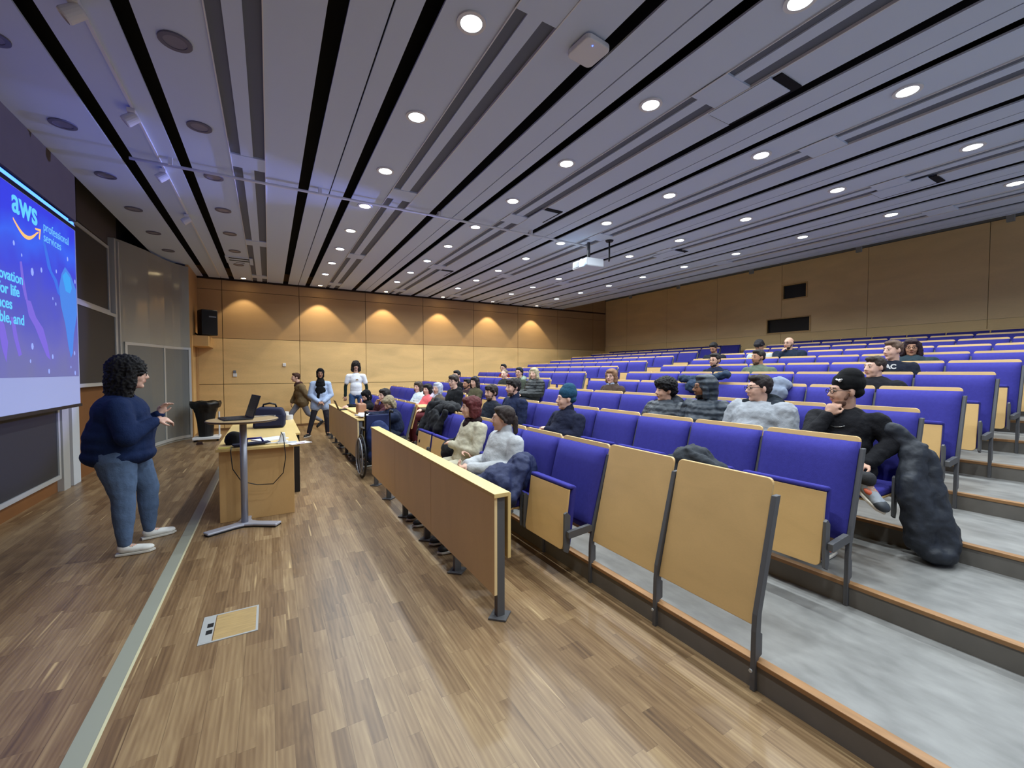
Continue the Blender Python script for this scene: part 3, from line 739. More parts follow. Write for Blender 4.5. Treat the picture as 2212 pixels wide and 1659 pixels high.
r = thing('briefcase', 'dark navy laptop bag with handle on the long table', 'bag', (0.0, 6.55, ZT), math.radians(-6))
b = MB().prism([(-.19, 0), (.18, 0), (.19, .16), (.15, .26), (-.12, .28), (-.17, .24)], -.13, .13, 'y').build('body', M_navy, r, bevel=.03, seg=3)
MB().box(-.16, .15, -.145, -.13, .03, .17).build('front_pocket', M_navy, r, bevel=.006)
MB().tube([(-.08, 0, .27), (-.07, 0, .31), (.0, 0, .325), (.07, 0, .31), (.08, 0, .27)], .012, 8).build('handle', M_black, r, smooth=True)
r = MB(); r.ell((0, 0, .05), (.085, .075, .085)).ell((.04, .02, .03), (.07, .06, .05)).box(-.07, .09, -.06, .06, 0, .02)
o = r.blob('knitted_cap', mat('black_knit', (18, 18, 20), .95, bump=.3, bscale=150), None, .01, 3, .01, .05); o.location = (-.325, 5.2, ZT); tag(o, 'black knitted cap lying on the box desk left of the column', 'cap')
def sheet(x, y, a, b, rz, m, lab, nm='paper_sheet', cat='paper', z=ZT, th=.004):
    o = MB().box(-a/2, a/2, -b/2, b/2, 0, th).build(nm, m); o.location = (x, y, z+.0005); o.rotation_euler = (0, 0, rz); return tag(o, lab, cat)
M_paper = mat('paper_white', (226, 228, 236), .6)
sheet(-.38, 4.97, .12, .09, .1, mat('note_yellow', (226, 208, 96), .6), 'yellow note pad at the left front corner of the box desk', 'notepad', 'notepad')
sheet(-.22, 5.14, .22, .20, .3, M_paper, 'white papers in front of the black cap on the box desk')
sheet(-.0, 5.36, .30, .21, .5, M_paper, 'white open papers behind the column on the box desk', th=.012)
p = sheet(.262, 4.955, .21, .15, .4, M_paper, 'white leaflet overhanging the right edge of the box desk', 'leaflet', 'leaflet', th=.002)
MB().box(-.05, .04, -.05, -.03, .002, .004).build('printed_mark', mat('red_print', (130, 30, 40), .6), p)
r = thing('blue_case', 'flat navy case with a raised blue handle on the box desk', 'case', (-.16, 5.02, ZT+.012), .25)
MB().box(-.17, .16, -.05, .05, 0, .018).build('body', M_navy, r, bevel=.006)
MB().tube([(-.05, 0, .018), (-.04, 0, .06), (.08, 0, .06), (.10, 0, .018)], .010, 8).build('handle', mat('blue_plastic', (44, 40, 130), .4), r, smooth=True)
r = thing('document_stand', 'small white upright adapter near the right edge of the box desk', 'adapter', (.115, 5.03, ZT))
MB().box(-.05, .05, -.05, .05, 0, .02).build('base', M_white, r, bevel=.004)
MB().prism([(-.04, .02), (.035, .02), (.02, .11), (-.015, .11)], -.02, .02, 'y').build('upright', M_white, r, bevel=.006)
MB().tube([(-.16, -.02, .012), (.13, -.05, .014)], .008, 8).build('white_bar', M_white, r)
r = tag(MB().tube([(.1, 5.02, .86), (.115, 4.95, .84), (.125, 4.885, .76), (.135, 4.86, .62), (.11, 4.86, .46), (.02, 4.86, .36), (-.12, 4.86, .37), (-.25, 4.86, .42), (-.32, 4.86, .55), (-.335, 4.88, .72), (-.33, 4.92, .75)], .0045, 8).build('hanging_cable', M_black, smooth=True), 'thin dark cable looping down in front of the box desk', 'cable')
r = tag(MB().tube([(-.17, 4.86, 1.045), (-.06, 4.95, 1.045), (0, 4.99, 1.045), (.05, 4.95, 1.045), (.04, 4.88, 1.045)], .004, 8).build('laptop_cable', mat('cable_grey', (150, 146, 140), .5), smooth=True), 'pale cable curled on the round table top beside the laptop', 'cable')
for i, (x, y, h, lb) in enumerate(((.22, 7.72, .10, 'white dispenser box at the far end of the long table'), (.27, 7.45, .07, 'white roll lying nearer on the long table'))):
    tag(MB().lathe([(.001, 0), (.05, 0), (.05, h), (.001, h)], 20, Matrix.Translation((x, y, ZT))).build(('paper_roll', 'paper_roll')[i], M_white), lb, 'roll')
# bin with black liner
r = thing('waste_bin', 'tall black waste bin with its liner folded over the rim', 'bin', (-1.2, 11.15, .1))
MB().lathe([(.001, 0), (.13, 0), (.155, .3), (.21, .62), (.205, .62), (.15, .3), (.12, .02), (.001, .02)], 24).build('bin_body', M_black, r, smooth=False)
mb = MB(); pr = []
vs = []
n = 48
for j, (rad, z) in enumerate(((.205, .66), (.262, .74), (.272, .70), (.262, .62), (.235, .55), (.20, .40))):
    pass
mb.lathe([(.18, .60), (.235, .70), (.27, .75), (.285, .70), (.262, .62), (.222, .60), (.20, .52)], 36, cap=False)
mb.v = [(v[0]*(1+.04*math.sin(9*math.atan2(v[1], v[0]))), v[1]*(1+.04*math.sin(9*math.atan2(v[1], v[0]))), v[2]+.008*math.sin(7*math.atan2(v[1], v[0]))) for v in mb.v]
mb.build('liner', mat('liner_black', (16, 16, 18), .35), r, smooth=True)
r = thing('bin_stand', 'low white stand with an upright pole under the black bin', 'stand', (-1.2, 11.15, 0))
MB().box(-.22, .26, -.2, .2, .04, .095).build('platform', M_white, r, bevel=.01)
MB().tube([(.24, .0, .05), (.24, 0, .62)], .016, 10).build('pole', M_white, r)
for q in ((-.18, -.16), (.22, -.16), (-.18, .16), (.22, .16)):
    MB().lathe([(.001, 0), (.02, 0), (.02, .04), (.001, .04)], 12, Matrix.Translation((*q, 0))).build('caster', M_black, r)
# small dark wedge on the floor near the cabinet
tag(MB().prism([(-.06, 0), (.06, 0), (.04, .05), (-.04, .05)], -.04, .04, 'y').build('door_stop', mat('stop_brown', (50, 30, 28), .6)), 'small dark door wedge on the floor by the curved cabinet', 'wedge').location = (-1.25, 10.6, 0)

# ------------------------------------------------------------------ wheelchair in the gap between the desks
r = thing('wheelchair', 'empty wheelchair with blue seat cover parked in the desk gap', 'wheelchair', (1.33, 6.18, 0), math.radians(90))
M_rim = mat('wheel_rim', (170, 172, 176), .3, metal=.5)
for s in (-1, 1):
    wh = empty('wheel'); wh.parent = r; wh.location = (0, s*.21, .30)
    circ = lambda R_, y=0: [(R_*math.cos(a*PI/18), y, R_*math.sin(a*PI/18)) for a in range(36)]
    MB().tube(circ(.29), .016, 10, True).build('tyre', M_black, wh, smooth=True)
    MB().tube(circ(.272), .010, 8, True).build('rim', M_rim, wh, smooth=True)
    MB().tube(circ(.25, s*.035), .009, 8, True).build('push_rim', M_rim, wh, smooth=True)
    sp = MB()
    for a in range(20):
        t = a*PI/10; sp.tube([(.03*math.cos(t+.3), s*.015, .03*math.sin(t+.3)), (.265*math.cos(t), 0, .265*math.sin(t))], .0015, 4)
    sp.build('spokes', M_rim, wh)
    MB().lathe([(.001, -.03), (.03, -.03), (.03, .03), (.001, .03)], 14, Matrix.Rotation(PI/2, 4, 'X')).build('hub', M_black, wh)
    wh.name = 'wheel'
    MB().tube([(-.2, s*.17, .93), (-.1, s*.17, .93), (-.07, s*.17, .88), (-.07, s*.17, .32), (.3, s*.17, .30), (.36, s*.17, .1)], .012, 10).build('side_tube', M_black, r, smooth=True)
    MB().tube([(-.22, s*.17, .93), (-.1, s*.17, .93)], .019, 10).build('push_handle', M_black, r, smooth=True)
    MB().tube([(-.06, s*.17, .66), (.22, s*.17, .66), (.27, s*.17, .6), (.27, s*.17, .32)], .011, 8).build('armrest_tube', M_black, r, smooth=True)
    MB().box(-.03, .22, s*.17-.025, s*.17+.025, .665, .69).build('armrest', M_black, r, bevel=.01)
    MB().lathe([(.02, -.015), (.065, -.015), (.065, .015), (.02, .015)], 18, Matrix.Translation((.32, s*.16, .066)) @ Matrix.Rotation(PI/2, 4, 'X')).build('front_caster', M_black, r)
    MB().box(.34, .5, s*.09-.06, s*.09+.06, .09, .10).build('footplate', M_black, r)
MB().box(-.06, .32, -.16, .16, .43, .48).build('seat_cushion', mat('chair_navy', (30, 40, 84), .8), r, bevel=.015)
MB().box(-.085, -.065, -.16, .16, .46, .88).build('backrest', mat('chair_navy', (30, 40, 84), .8), r, bevel=.006)
mb = MB(); mb.ell((-.13, 0, .55), (.07, .17, .26)).ell((-.12, 0, .33), (.06, .15, .12)); mb.blob('back_bag', mat('chair_bag', (26, 44, 92), .7), r, .012, 3, .02, .09)

# ------------------------------------------------------------------ coats, bags and small things on seats
def coat_thing(name, label, cat, m, prims, disp=.03, ds=.09, voxel=.012):
    mb = MB()
    for q in prims:
        if q[0] == 'e': mb.ell(*q[1:])
        else: mb.cap(*q[1:])
    o = mb.blob(name, m, None, voxel, 3, disp, ds); return tag(o, label, cat)
M_blackcloth = mat('black_cloth', (20, 21, 25), .9, bump=.2, bscale=120)
M_navycoat = mat('navy_coat', (24, 34, 72), .7, bump=.2, bscale=100)
coat_thing('navy_coat', 'navy blue coat bunched beside the woman in the grey turtleneck', 'coat', M_navycoat,
    [('e', (1.62, 2.93, .62), (.24, .12, .14)), ('e', (1.82, 2.98, .68), (.14, .11, .14)), ('c', (1.78, 2.92, .74), .08, (1.60, 2.80, .50), .07), ('c', (1.55, 2.85, .62), .09, (1.52, 2.80, .42), .06), ('e', (1.42, 2.95, .60), (.14, .08, .09))], .05, .08)
coat_thing('black_coat', 'black coat draped over the far seat backs below the man in the hoodie', 'coat', M_blackcloth,
    [('e', (1.95, 5.5, .74), (.07, .26, .24)), ('e', (1.86, 5.62, .52), (.07, .13, .12)), ('c', (2.12, 5.25, .99), .055, (2.14, 5.9, 1.05), .06), ('c', (2.0, 5.2, .96), .045, (1.88, 5.35, .60), .06), ('c', (2.02, 5.5, .99), .06, (1.84, 5.6, .54), .07), ('c', (2.04, 5.8, 1.02), .06, (1.86, 5.82, .62), .07), ('e', (2.2, 5.5, .98), (.08, .35, .10))], .05, .1)
coat_thing('black_jacket', 'black and grey jacket heaped on a second row seat behind the wood panels', 'jacket', mat('charcoal_cloth', (44, 48, 54), .9, bump=.2, bscale=100),
    [('e', (2.68, 1.98, .83), (.14, .16, .13)), ('e', (2.70, 1.86, .78), (.12, .14, .10)), ('e', (2.64, 2.08, .76), (.12, .14, .12)), ('e', (2.66, 1.95, .66), (.17, .24, .08)), ('c', (2.6, 1.95, .93), .03, (2.62, 1.78, .83), .045)], .05, .06)
coat_thing('dark_handbag', 'dark handbag on the seat beside the red-haired woman', 'bag', M_blackcloth,
    [('e', (1.78, 4.42, .60), (.13, .14, .14)), ('e', (1.82, 4.34, .70), (.06, .1, .06)), ('c', (1.8, 4.34, .74), .03, (1.70, 4.5, .62), .03)], .03, .06)
coat_thing('teal_coat', 'dark teal coat slung over a fourth row seat back', 'coat', mat('teal_cloth', (26, 46, 70), .85, bump=.2, bscale=100),
    [('c', (4.86, 3.35, 1.38), .05, (4.84, 3.75, 1.40), .055), ('e', (4.78, 3.5, 1.30), (.06, .16, .09)), ('e', (4.92, 3.55, 1.33), (.06, .2, .1)), ('c', (4.86, 3.3, 1.42), .05, (4.9, 3.15, 1.46), .05)], .04, .05)
coat_thing('grey_hooded_coat', 'pale grey hooded coat hung on the seat behind the man in the white jacket', 'coat', mat('pale_grey_cloth', (120, 130, 148), .85),
    [('e', (4.83, 2.50, 1.35), (.07, .12, .09)), ('e', (4.76, 2.5, 1.26), (.05, .13, .09)), ('c', (4.86, 2.42, 1.36), .045, (4.86, 2.58, 1.37), .045)], .03, .06)
coat_thing('long_black_coat', 'long black puffer coat hanging off the aisle seat to the floor', 'coat', mat('puffer_black', (40, 44, 52), .6, bump=.3, bscale=40),
    [('c', (3.66, 1.16, 1.12), .05, (3.74, 1.04, .94), .065), ('c', (3.70, 1.06, .98), .07, (3.60, 1.03, .66), .08), ('c', (3.78, 1.02, .92), .065, (3.74, .98, .62), .09), ('c', (3.64, 1.02, .68), .09, (3.62, .99, .40), .085),
     ('c', (3.74, .97, .62), .09, (3.72, .92, .40), .10), ('e', (3.68, .94, .345), (.13, .11, .075)), ('c', (3.80, .96, .60), .06, (3.86, .90, .36), .06), ('c', (3.68, 1.12, 1.06), .04, (3.84, 1.05, .98), .03), ('c', (3.56, 1.04, .8), .04, (3.56, 1.0, .5), .04)], .05, .13, .010)
# small things
tag(MB().box(-.04, .04, -.03, .03, 0, .03).build('paper_cup_box', M_white), 'small white box on the wooden flap by the navy-jacket woman', 'box').location = (2.16, 6.98, .985)
for i, (x, y, z, lb) in enumerate(((2.26, 7.15, .88, 'open writing flap in front of the woman in the pink jacket'), (4.02, 7.5, 1.12, 'open writing flap in front of the blonde woman in black'))):
    tag(MB().box(-.13, .13, -.25, .25, 0, .02).build('open_writing_flap', M_seatwood, bevel=.004), lb, 'writing flap', 'open writing flaps').location = (x+.06, y, z)
r = thing('small_laptop', 'small open laptop on the far modesty desk', 'laptop', (1.21, 8.45, .773), math.radians(180))
MB().box(-.09, .09, -.14, .14, 0, .012).build('base', M_black, r)
MB().box(-.002, .004, -.14, .14, 0, .19, Matrix.Translation((.085, 0, .006)) @ Matrix.Rotation(math.radians(22), 4, 'Y')).build('lid', mat('lid_bronze', (120, 100, 72), .4), r)
mb = MB(); mb.box(-.07, .07, -.11, .11, 0, .19); o = mb.build('tote_bag', mat('tan_leather', (168, 120, 92), .5), bevel=.03, seg=3)
tag(o, 'tan handbag standing on the far modesty desk', 'bag').location = (1.33, 7.35, .775)
MB().tube([(0, -.06, .17), (0, -.04, .26), (0, .04, .26), (0, .06, .17)], .008, 8).build('bag_handle', mat('pink_leather', (200, 150, 140), .5), o, smooth=True)
for i, (x, y, rz, lb) in enumerate(((1.28, 6.85, .2, 'white notebook at the near end of the far desk'), (1.33, 7.02, -.2, 'white loose sheets on the far desk before the navy-jacket woman'))):
    sheet(x, y, .2, .24, rz, M_paper, lb, 'notebook', 'notebook', z=.80+.01*i, th=.015)
tag(MB().box(1.255, 1.55, 6.72, 8.6, .775, .80).build('unfolded_desk_flaps', M_desk_top, bevel=.004), 'unfolded wooden writing surface behind the far modesty desk', 'writing flap')

# ------------------------------------------------------------------ people
def skin_mat(n, rgb): return mat('skin_'+n, rgb, .5, spec=.35, noise=.05, nscale=30)
SK = {'fair': skin_mat('fair', (214, 172, 152)), 'light': skin_mat('light', (198, 156, 134)), 'tan': skin_mat('tan', (172, 126, 100)), 'brown': skin_mat('brown', (136, 94, 70))}
LIPS = {'fair': mat('lips_fair', (176, 112, 104), .4), 'light': mat('lips_light', (160, 100, 92), .4), 'tan': mat('lips_tan', (130, 78, 70), .4), 'brown': mat('lips_brown', (100, 60, 54), .4)}
M_eye = mat('eye_white', (150, 142, 136), .35); M_iris = mat('iris_dark', (28, 20, 16), .2)
def hair_mat(rgb): return mat('hair_%d_%d_%d' % rgb, rgb, .6, spec=.3, noise=.35, nscale=24, stretch=(6, 6, 1), bump=.6, bscale=60)
def cloth(rgb, rough=.9, bump=.25, bs=90): return mat('cloth_%d_%d_%d' % rgb, rgb, rough, spec=.2, noise=.08, nscale=14, bump=bump, bscale=bs)
def quilt_mat(rgb, period=.055):
    key = 'quilt_%d_%d_%d' % rgb
    if key in MATS: return MATS[key]
    m = mat(key, rgb, .5, spec=.35, noise=.1, nscale=12); N = m.node_tree.nodes; L = m.node_tree.links
    tc = N.new('ShaderNodeTexCoord'); wv = N.new('ShaderNodeTexWave'); wv.bands_direction = 'Z'; wv.inputs['Scale'].default_value = .3/period; wv.inputs['Distortion'].default_value = 1.2; wv.inputs['Detail Scale'].default_value = 2
    L.new(tc.outputs['Object'], wv.inputs['Vector']); bp = N.new('ShaderNodeBump'); bp.inputs['Strength'].default_value = .55; bp.inputs['Distance'].default_value = .012
    L.new(wv.outputs['Fac'], bp.inputs['Height']); L.new(bp.outputs[0], N['Principled BSDF'].inputs['Normal']); return m

V = Vector
def hand(mb, W, d, n, side, curl=.5, k=.93):
    """palm, four unequal fingers with knuckle bends, thumb leaving the side of the palm"""
    d = V(d).normalized(); n = (V(n)-d*V(n).dot(d)).normalized(); s = d.cross(n)*side; W = V(W)
    q = Matrix((d, s, n)).transposed().to_euler()
    mb.ell(W+d*.045*k, (.048*k, .042*k, .017*k), q)
    mb.cap(W-d*.03, .026*k, W+d*.03*k, .024*k)
    for i, (l1, l2) in enumerate(((.040, .036), (.045, .042), (.043, .038), (.034, .030))):
        b = W+d*.083*k+s*(1.5-i)*.0215*k
        c1 = curl*(1+.12*i); c2 = curl*2.1
        e1 = b+(d*math.cos(c1)+n*math.sin(c1)+s*.06*(1.5-i))*l1*k; e2 = e1+(d*math.cos(c2)+n*math.sin(c2))*l2*k
        mb.cap(b-d*.015, .0098*k, e1, .0090*k); mb.cap(e1, .0090*k, e2, .0074*k)
    b = W+d*.022*k+s*.034*k; e = b+(d*.65+s*.62+n*.35).normalized()*.042*k; mb.cap(b, .0125*k, e, .0105*k)
    mb.cap(e, .0105*k, e+(d*.85+n*.5).normalized()*.032*k, .0085*k)

def head_frame(H, yaw, pitch, roll=0): return Matrix.Translation(H) @ Euler((roll, 0, 0)).to_matrix().to_4x4() @ Euler((0, pitch, yaw)).to_matrix().to_4x4()
class HB(MB):
    """mesh builder writing through a head matrix"""
    def __init__(s, M, k=1.0): super().__init__(); s.M = M @ Matrix.Scale(k, 4)
    def done(s): s.v = [tuple(s.M @ V(v)) for v in s.v]; return s

def head_prims(h, f=1.0):
    h.ell((-.018, 0, .03), (.094, .075, .088)); h.ell((.022, 0, -.012), (.066, .063, .094)); h.ell((.026, 0, -.070), (.052, .050*f, .046))
    h.ell((.062, 0, -.098), (.022, .022, .018)); h.ell((.052, .034, -.03), (.030, .022, .032)); h.ell((.052, -.034, -.03), (.030, .022, .032))
    h.ell((.070, 0, .034), (.018, .050, .012)); h.cap((.084, 0, .018), .0075, (.106, 0, -.026), .0125)
    h.ell((.094, .012, -.032), (.012, .009, .008)); h.ell((.094, -.012, -.032), (.012, .009, .008)); h.ell((.082, 0, -.058), (.012, .024, .014))
    for s in (-1, 1):
        h.ell((.077, s*.030, .0175), (.009, .0165, .0048)); h.ell((.075, s*.030, -.006), (.009, .0155, .0045))
        h.ell((-.012, s*.077, -.004), (.018, .011, .031), (0, .25, 0)); h.ell((-.010, s*.074, -.024), (.011, .010, .012))

def hair_part(root, style, hm, Mh, hk, vx, J, long_len=.3):
    h = HB(Mh, hk)
    if style == 'bald':
        h.ell((-.034, 0, .015), (.083, .0795, .062)); disp = .002
    elif style == 'buzz':
        h.ell((-.026, 0, .042), (.094, .079, .082)); disp = .003
    elif style == 'short':
        h.ell((-.028, 0, .047), (.098, .084, .086)); h.ell((.030, 0, .094), (.056, .062, .034)); h.ell((-.055, 0, .0), (.060, .076, .055)); disp = .012
        for s in (-1, 1): h.cap((.012, s*.073, .045), .014, (.004, s*.075, .012), .008)
    elif style == 'fringe':
        h.ell((-.026, 0, .046), (.102, .089, .090)); h.ell((.045, 0, .083), (.052, .066, .036)); h.ell((.074, .01, .060), (.022, .052, .024)); h.ell((-.055, 0, .0), (.064, .082, .066)); disp = .012
        for s in (-1, 1): h.cap((.02, s*.078, .045), .016, (-.002, s*.080, .0), .013)
    elif style == 'afro':
        h.ell((-.022, 0, .072), (.122, .116, .098)); h.ell((.050, 0, .092), (.062, .085, .050)); h.ell((-.07, 0, .01), (.075, .098, .075)); h.ell((.01, .075, .05), (.05, .03, .05)); h.ell((.01, -.075, .05), (.05, .03, .05)); disp = .03
    elif style == 'bob':
        h.ell((-.024, 0, .042), (.106, .094, .092)); h.ell((.042, 0, .082), (.056, .068, .038)); h.ell((-.055, 0, -.04), (.066, .092, .095)); disp = .014
        for s in (-1, 1): h.cap((.014, s*.076, .05), .026, (.002, s*.078, -.085), .026); h.cap((-.03, s*.07, -.02), .036, (-.03, s*.072, -.10), .026)
    elif style == 'ponytail':
        h.ell((-.028, 0, .044), (.100, .084, .086)); h.ell((.024, 0, .088), (.058, .062, .034)); h.ell((-.055, 0, .0), (.060, .079, .062)); disp = .008
        h.ell((-.115, 0, .0), (.034, .03, .032)); h.cap((-.12, 0, -.01), .032, (-.125, .01, -.13), .024)
        for s in (-1, 1): h.cap((.016, s*.074, .04), .014, (-.03, s*.078, -.02), .018)
    elif style in ('long', 'curly'):
        c = 1.22 if style == 'curly' else 1.0
        h.ell((-.026, 0, .046), (.106*c, .092*c, .094*c)); h.ell((.038, 0, .084), (.055, .068*c, .038)); h.ell((-.06, 0, -.03), (.070*c, .094*c, .10)); disp = .035 if style == 'curly' else .016
        for s in (-1, 1):
            h.cap((.008, s*.080, .05), .030*c, (.0, s*.090, -.09), .034*c); h.cap((-.03, s*.07, -.05), .045*c, (-.03, s*.085, -.09-long_len*.5), .038*c)
        h.cap((-.07, 0, -.04), .075*c, (-.075, 0, -.10-long_len*.6), .065*c); h.cap((-.07, .03, -.1), .06*c, (-.06, .06, -.10-long_len), .035); h.cap((-.07, -.03, -.1), .06*c, (-.06, -.06, -.10-long_len), .035)
    h.done()
    return h.blob('hair', hm, root, vx, 2, disp*hk, .02 if style in ('afro', 'curly') else .025)

def person(label, loc, yaw, J, top=(40, 44, 60), legs=(40, 42, 50), skin='light', hair=('short', (34, 26, 22)), hyaw=0, hpitch=0, hroll=0,
           bw=1.0, belly=1.0, vx=.010, topm=None, legm=None, puff=0.0, glasses=False, beard=None, wear=None, wearc=None, tee=None, coat=None, scarf=None, tsm=4, laces=False, hem=0,
           hoodback=None, shoes=(30, 30, 32), turtleneck=None, curl=.5, face=True, handn=((0, 0, -1), (0, 0, -1)), group='people in the lecture hall', hk=.95, hlen=.3, name='person', wr=.022, soles=None, collar=None):
    root = empty(name, loc, yaw, label, 'person', None)
    H = V(J['head']); N = V(J['neck']); Pv = V(J['pel']); hair_m = hair_mat(hair[1])
    Mh = head_frame(H, hyaw, hpitch, hroll)
    back = Mh.to_3x3() @ V((-.018, 0, -.05))
    # ---- body: one continuous surface
    b = HB(Mh, hk); head_prims(b); b.done()
    b.cap(H+back*hk, .054, N, .058); ch = Pv.lerp(N, .68); b.ell(Pv.lerp(N, .12), (.105*bw, .14*bw, .11)); b.ell(Pv.lerp(N, .4), (.10*bw, .135*bw, .16)); b.ell(ch, (.098*bw, .145*bw, .15))
    for s, k in ((1, 'L'), (-1, 'R')):
        sh, el, wr_ = V(J['sh'+k]), V(J['el'+k]), V(J['wr'+k]); b.cap(N-V((0, 0, .03)), .045, sh, .045)
        b.cap(sh, .045*bw, el, .035); b.cap(el, .036, wr_, .024)
        hd = V(J.get('hd'+k) or (wr_-el)); hand(b, wr_, hd, handn[0 if k == 'L' else 1], s, curl)
        hp, kn, an = V(J['hip'+k]), V(J['kn'+k]), V(J['an'+k]); b.cap(Pv.lerp(hp, .5), .09*bw, hp, .08*bw); b.cap(hp, .075*bw, kn, .05); b.cap(kn, .05, an, .034)
        td = V(J.get('toe'+k, (1, 0, 0))).normalized(); sd0 = td.cross(V((0, 0, 1))).normalized(); un0 = sd0.cross(td); b.cap(an-un0*.03, .032, an+td*.12-un0*.055, .022)
    b.blob('body', SK[skin], root, min(vx, .0075) if vx < .012 else vx*.85, 2)
    # ---- head details
    if face:
        for s in (-1, 1):
            e = HB(Mh, hk); e.ell((.0765, s*.030, .006), (.0105, .0135, .0055), seg=12, rings=8); e.done(); eo = e.build('eye', M_eye, root, smooth=True)
            e = HB(Mh, hk); e.ell((.0835, s*.030, .006), (.0048, .0068, .0058), seg=10, rings=6); e.done(); e.build('iris', M_iris, eo, smooth=True)
            e = HB(Mh, hk); e.cap((.0855, s*.016, .029), .0034, (.080, s*.042, .031), .0026); e.done(); e.build('eyebrow', hair_m if hair[0] != 'none' else M_iris, root, smooth=True)
        e = HB(Mh, hk); e.ell((.0885, 0, -.054), (.008, .022, .0042), seg=12, rings=8); e.ell((.087, 0, -.061), (.008, .019, .0050), seg=12, rings=8); e.done(); e.build('lips', LIPS[skin], root, smooth=True)
    if beard:
        e = HB(Mh, hk); e.ell((.026, 0, -.080), (.0525, .0515, .0405)); e.ell((.060, 0, -.100), (.0245, .026, .0195)); e.cap((.090, .012, -.0425), .0042, (.082, .028, -.054), .004); e.cap((.090, -.012, -.0425), .0042, (.082, -.028, -.054), .004)
        for s in (-1, 1): e.cap((.02, s*.058, -.05), .013, (.004, s*.070, -.01), .006)
        e.done(); e.blob('beard', hair_mat(beard), root, .005, 1, .003, .02)
    if glasses:
        gm = mat('glasses_frame', (26, 24, 24), .3); g = MB()
        g2 = HB(Mh, hk)
        for s in (-1, 1):
            g2.tube([(.100, s*.032+.021*math.cos(a*PI/8), .004+.017*math.sin(a*PI/8)) for a in range(16)], .0022, 6, True); g2.tube([(.098, s*.053, .008), (.06, s*.074, .010), (-.01, s*.082, .008)], .0022, 6)
        g2.tube([(.1, -.011, .008), (.104, 0, .010), (.1, .011, .008)], .0022, 6); g2.done(); g2.build('glasses', gm, root)
    if hair[0] not in ('none',): hair_part(root, hair[0], hair_m, Mh, hk, max(.006, vx*.7), J, hlen)
    # ---- head wear
    if wear == 'beanie':
        e = HB(Mh, hk); e.ell((-.030, 0, .070), (.108, .096, .090)); e.ell((-.040, 0, .115), (.085, .082, .072)); e.ell((-.028, 0, .045), (.106, .093, .045), (0, .15, 0)); e.ell((-.065, 0, .0), (.06, .08, .05)); e.done()
        e.blob('beanie', cloth(wearc, .95, .5, 160), root, max(.006, vx*.7), 3, .008, .04)
    if wear == 'hood':
        e = HB(Mh, hk); e.ell((-.034, 0, .030), (.112, .108, .112)); e.ell((.020, 0, .098), (.062, .076, .040)); e.done()
        for s in (-1, 1): pass
        e2 = HB(Mh, hk); e2.v = []; 
        for s in (-1, 1): e2.cap((.020, s*.086, .05), .026, (.012, s*.082, -.09), .034)
        e2.cap((-.06, 0, -.03), .088, (-.05, 0, -.16), .080); e2.done(); e.v, e.f = e.v+e2.v, e.f+[tuple(i+len(e.v) for i in f) for f in e2.f]
        e.blob('hood', topm or cloth(top), root, max(.007, vx*.8), 3, .012, .06)
    if wear == 'hijab':
        e = HB(Mh, hk); e.ell((-.026, 0, .032), (.108, .092, .100)); e.ell((.026, 0, .088), (.058, .066, .038))
        for s in (-1, 1): e.cap((.022, s*.072, .05), .020, (.026, s*.062, -.075), .028)
        e.cap((.04, 0, -.128), .034, (-.01, 0, -.13), .06); e.ell((-.045, 0, -.05), (.080, .086, .09)); e.done()
        Dn = N+V((.03, 0, -.02)); e.cap(H+V((-.01, 0, -.12)), .068, Dn, .10); e.ell(N+V((.045, 0, -.09)), (.085, .13*bw, .10))
        if wear == 'hijab' and tee == 'longveil': e.ell(N+V((.075, 0, -.22)), (.07, .115, .15)); e.cap(N+V((.1, -.02, -.25)), .05, N+V((.1, -.05, -.38)), .04)
        e.blob('headscarf', cloth(wearc, .9, .1), root, max(.007, vx*.8), 3, .010, .05)
    # ---- top
    tm = topm or cloth(top); t = MB(); g = .016+puff; up = (N-Pv).normalized()
    by = Euler((0, math.atan2(up.x, up.z), 0))
    t.ell(Pv.lerp(N, .06), ((.122*belly+g)*bw, (.155+g)*bw, .13), by); t.ell(Pv.lerp(N, .24), ((.122*belly+g)*bw, (.152+g)*bw, .14), by); t.ell(Pv.lerp(N, .38)+V((.012*belly, 0, 0)), ((.118*belly+g)*bw, (.145+g)*bw, .17), by); t.ell(ch, ((.108+g)*bw, (.155+g)*bw, .17), by)
    t.ell(N-up*.06, (.075+g, .12*bw+g, .07)); t.cap(N-up*.005, .060+g*.4, N-up*.06, .075)
    short = tee is not None and tee != 'longveil'
    for k in 'LR':
        sh, el, wr_ = V(J['sh'+k]), V(J['el'+k]), V(J['wr'+k]); t.cap(N-up*.045, .050+g*.6, sh, .050+g)
        if short: t.cap(sh, .056*bw+g, sh.lerp(el, .62), .050*bw+g)
        else:
            t.cap(sh, .050*bw+g, el, .040*bw+g); t.cap(el, .042*bw+g, wr_.lerp(el, .07), .031+g*.8)
    if hem: t.ell(Pv+V((0, 0, -hem)), ((.128*belly+g)*bw, (.158+g)*bw, .11))
    if coat:
        for k in 'LR':
            hp, kn = V(J['hip'+k]), V(J['kn'+k]); t.cap(hp, .11*bw+g, hp.lerp(kn, coat), .10*bw+g)
    if hoodback: t.ell(N+V((-.055, 0, .01)), (.075, .115, .06)); t.cap(N+V((-.01, .085, .0)), .038, N+V((.055, .05, -.05)), .026); t.cap(N+V((-.01, -.085, .0)), .038, N+V((.055, -.05, -.05)), .026)
    if turtleneck: t.cap(N-up*.01, .070, H+back*hk*1.9, .062)
    to = t.blob('top', tm, root, vx, tsm, wr+puff*.10, .07)
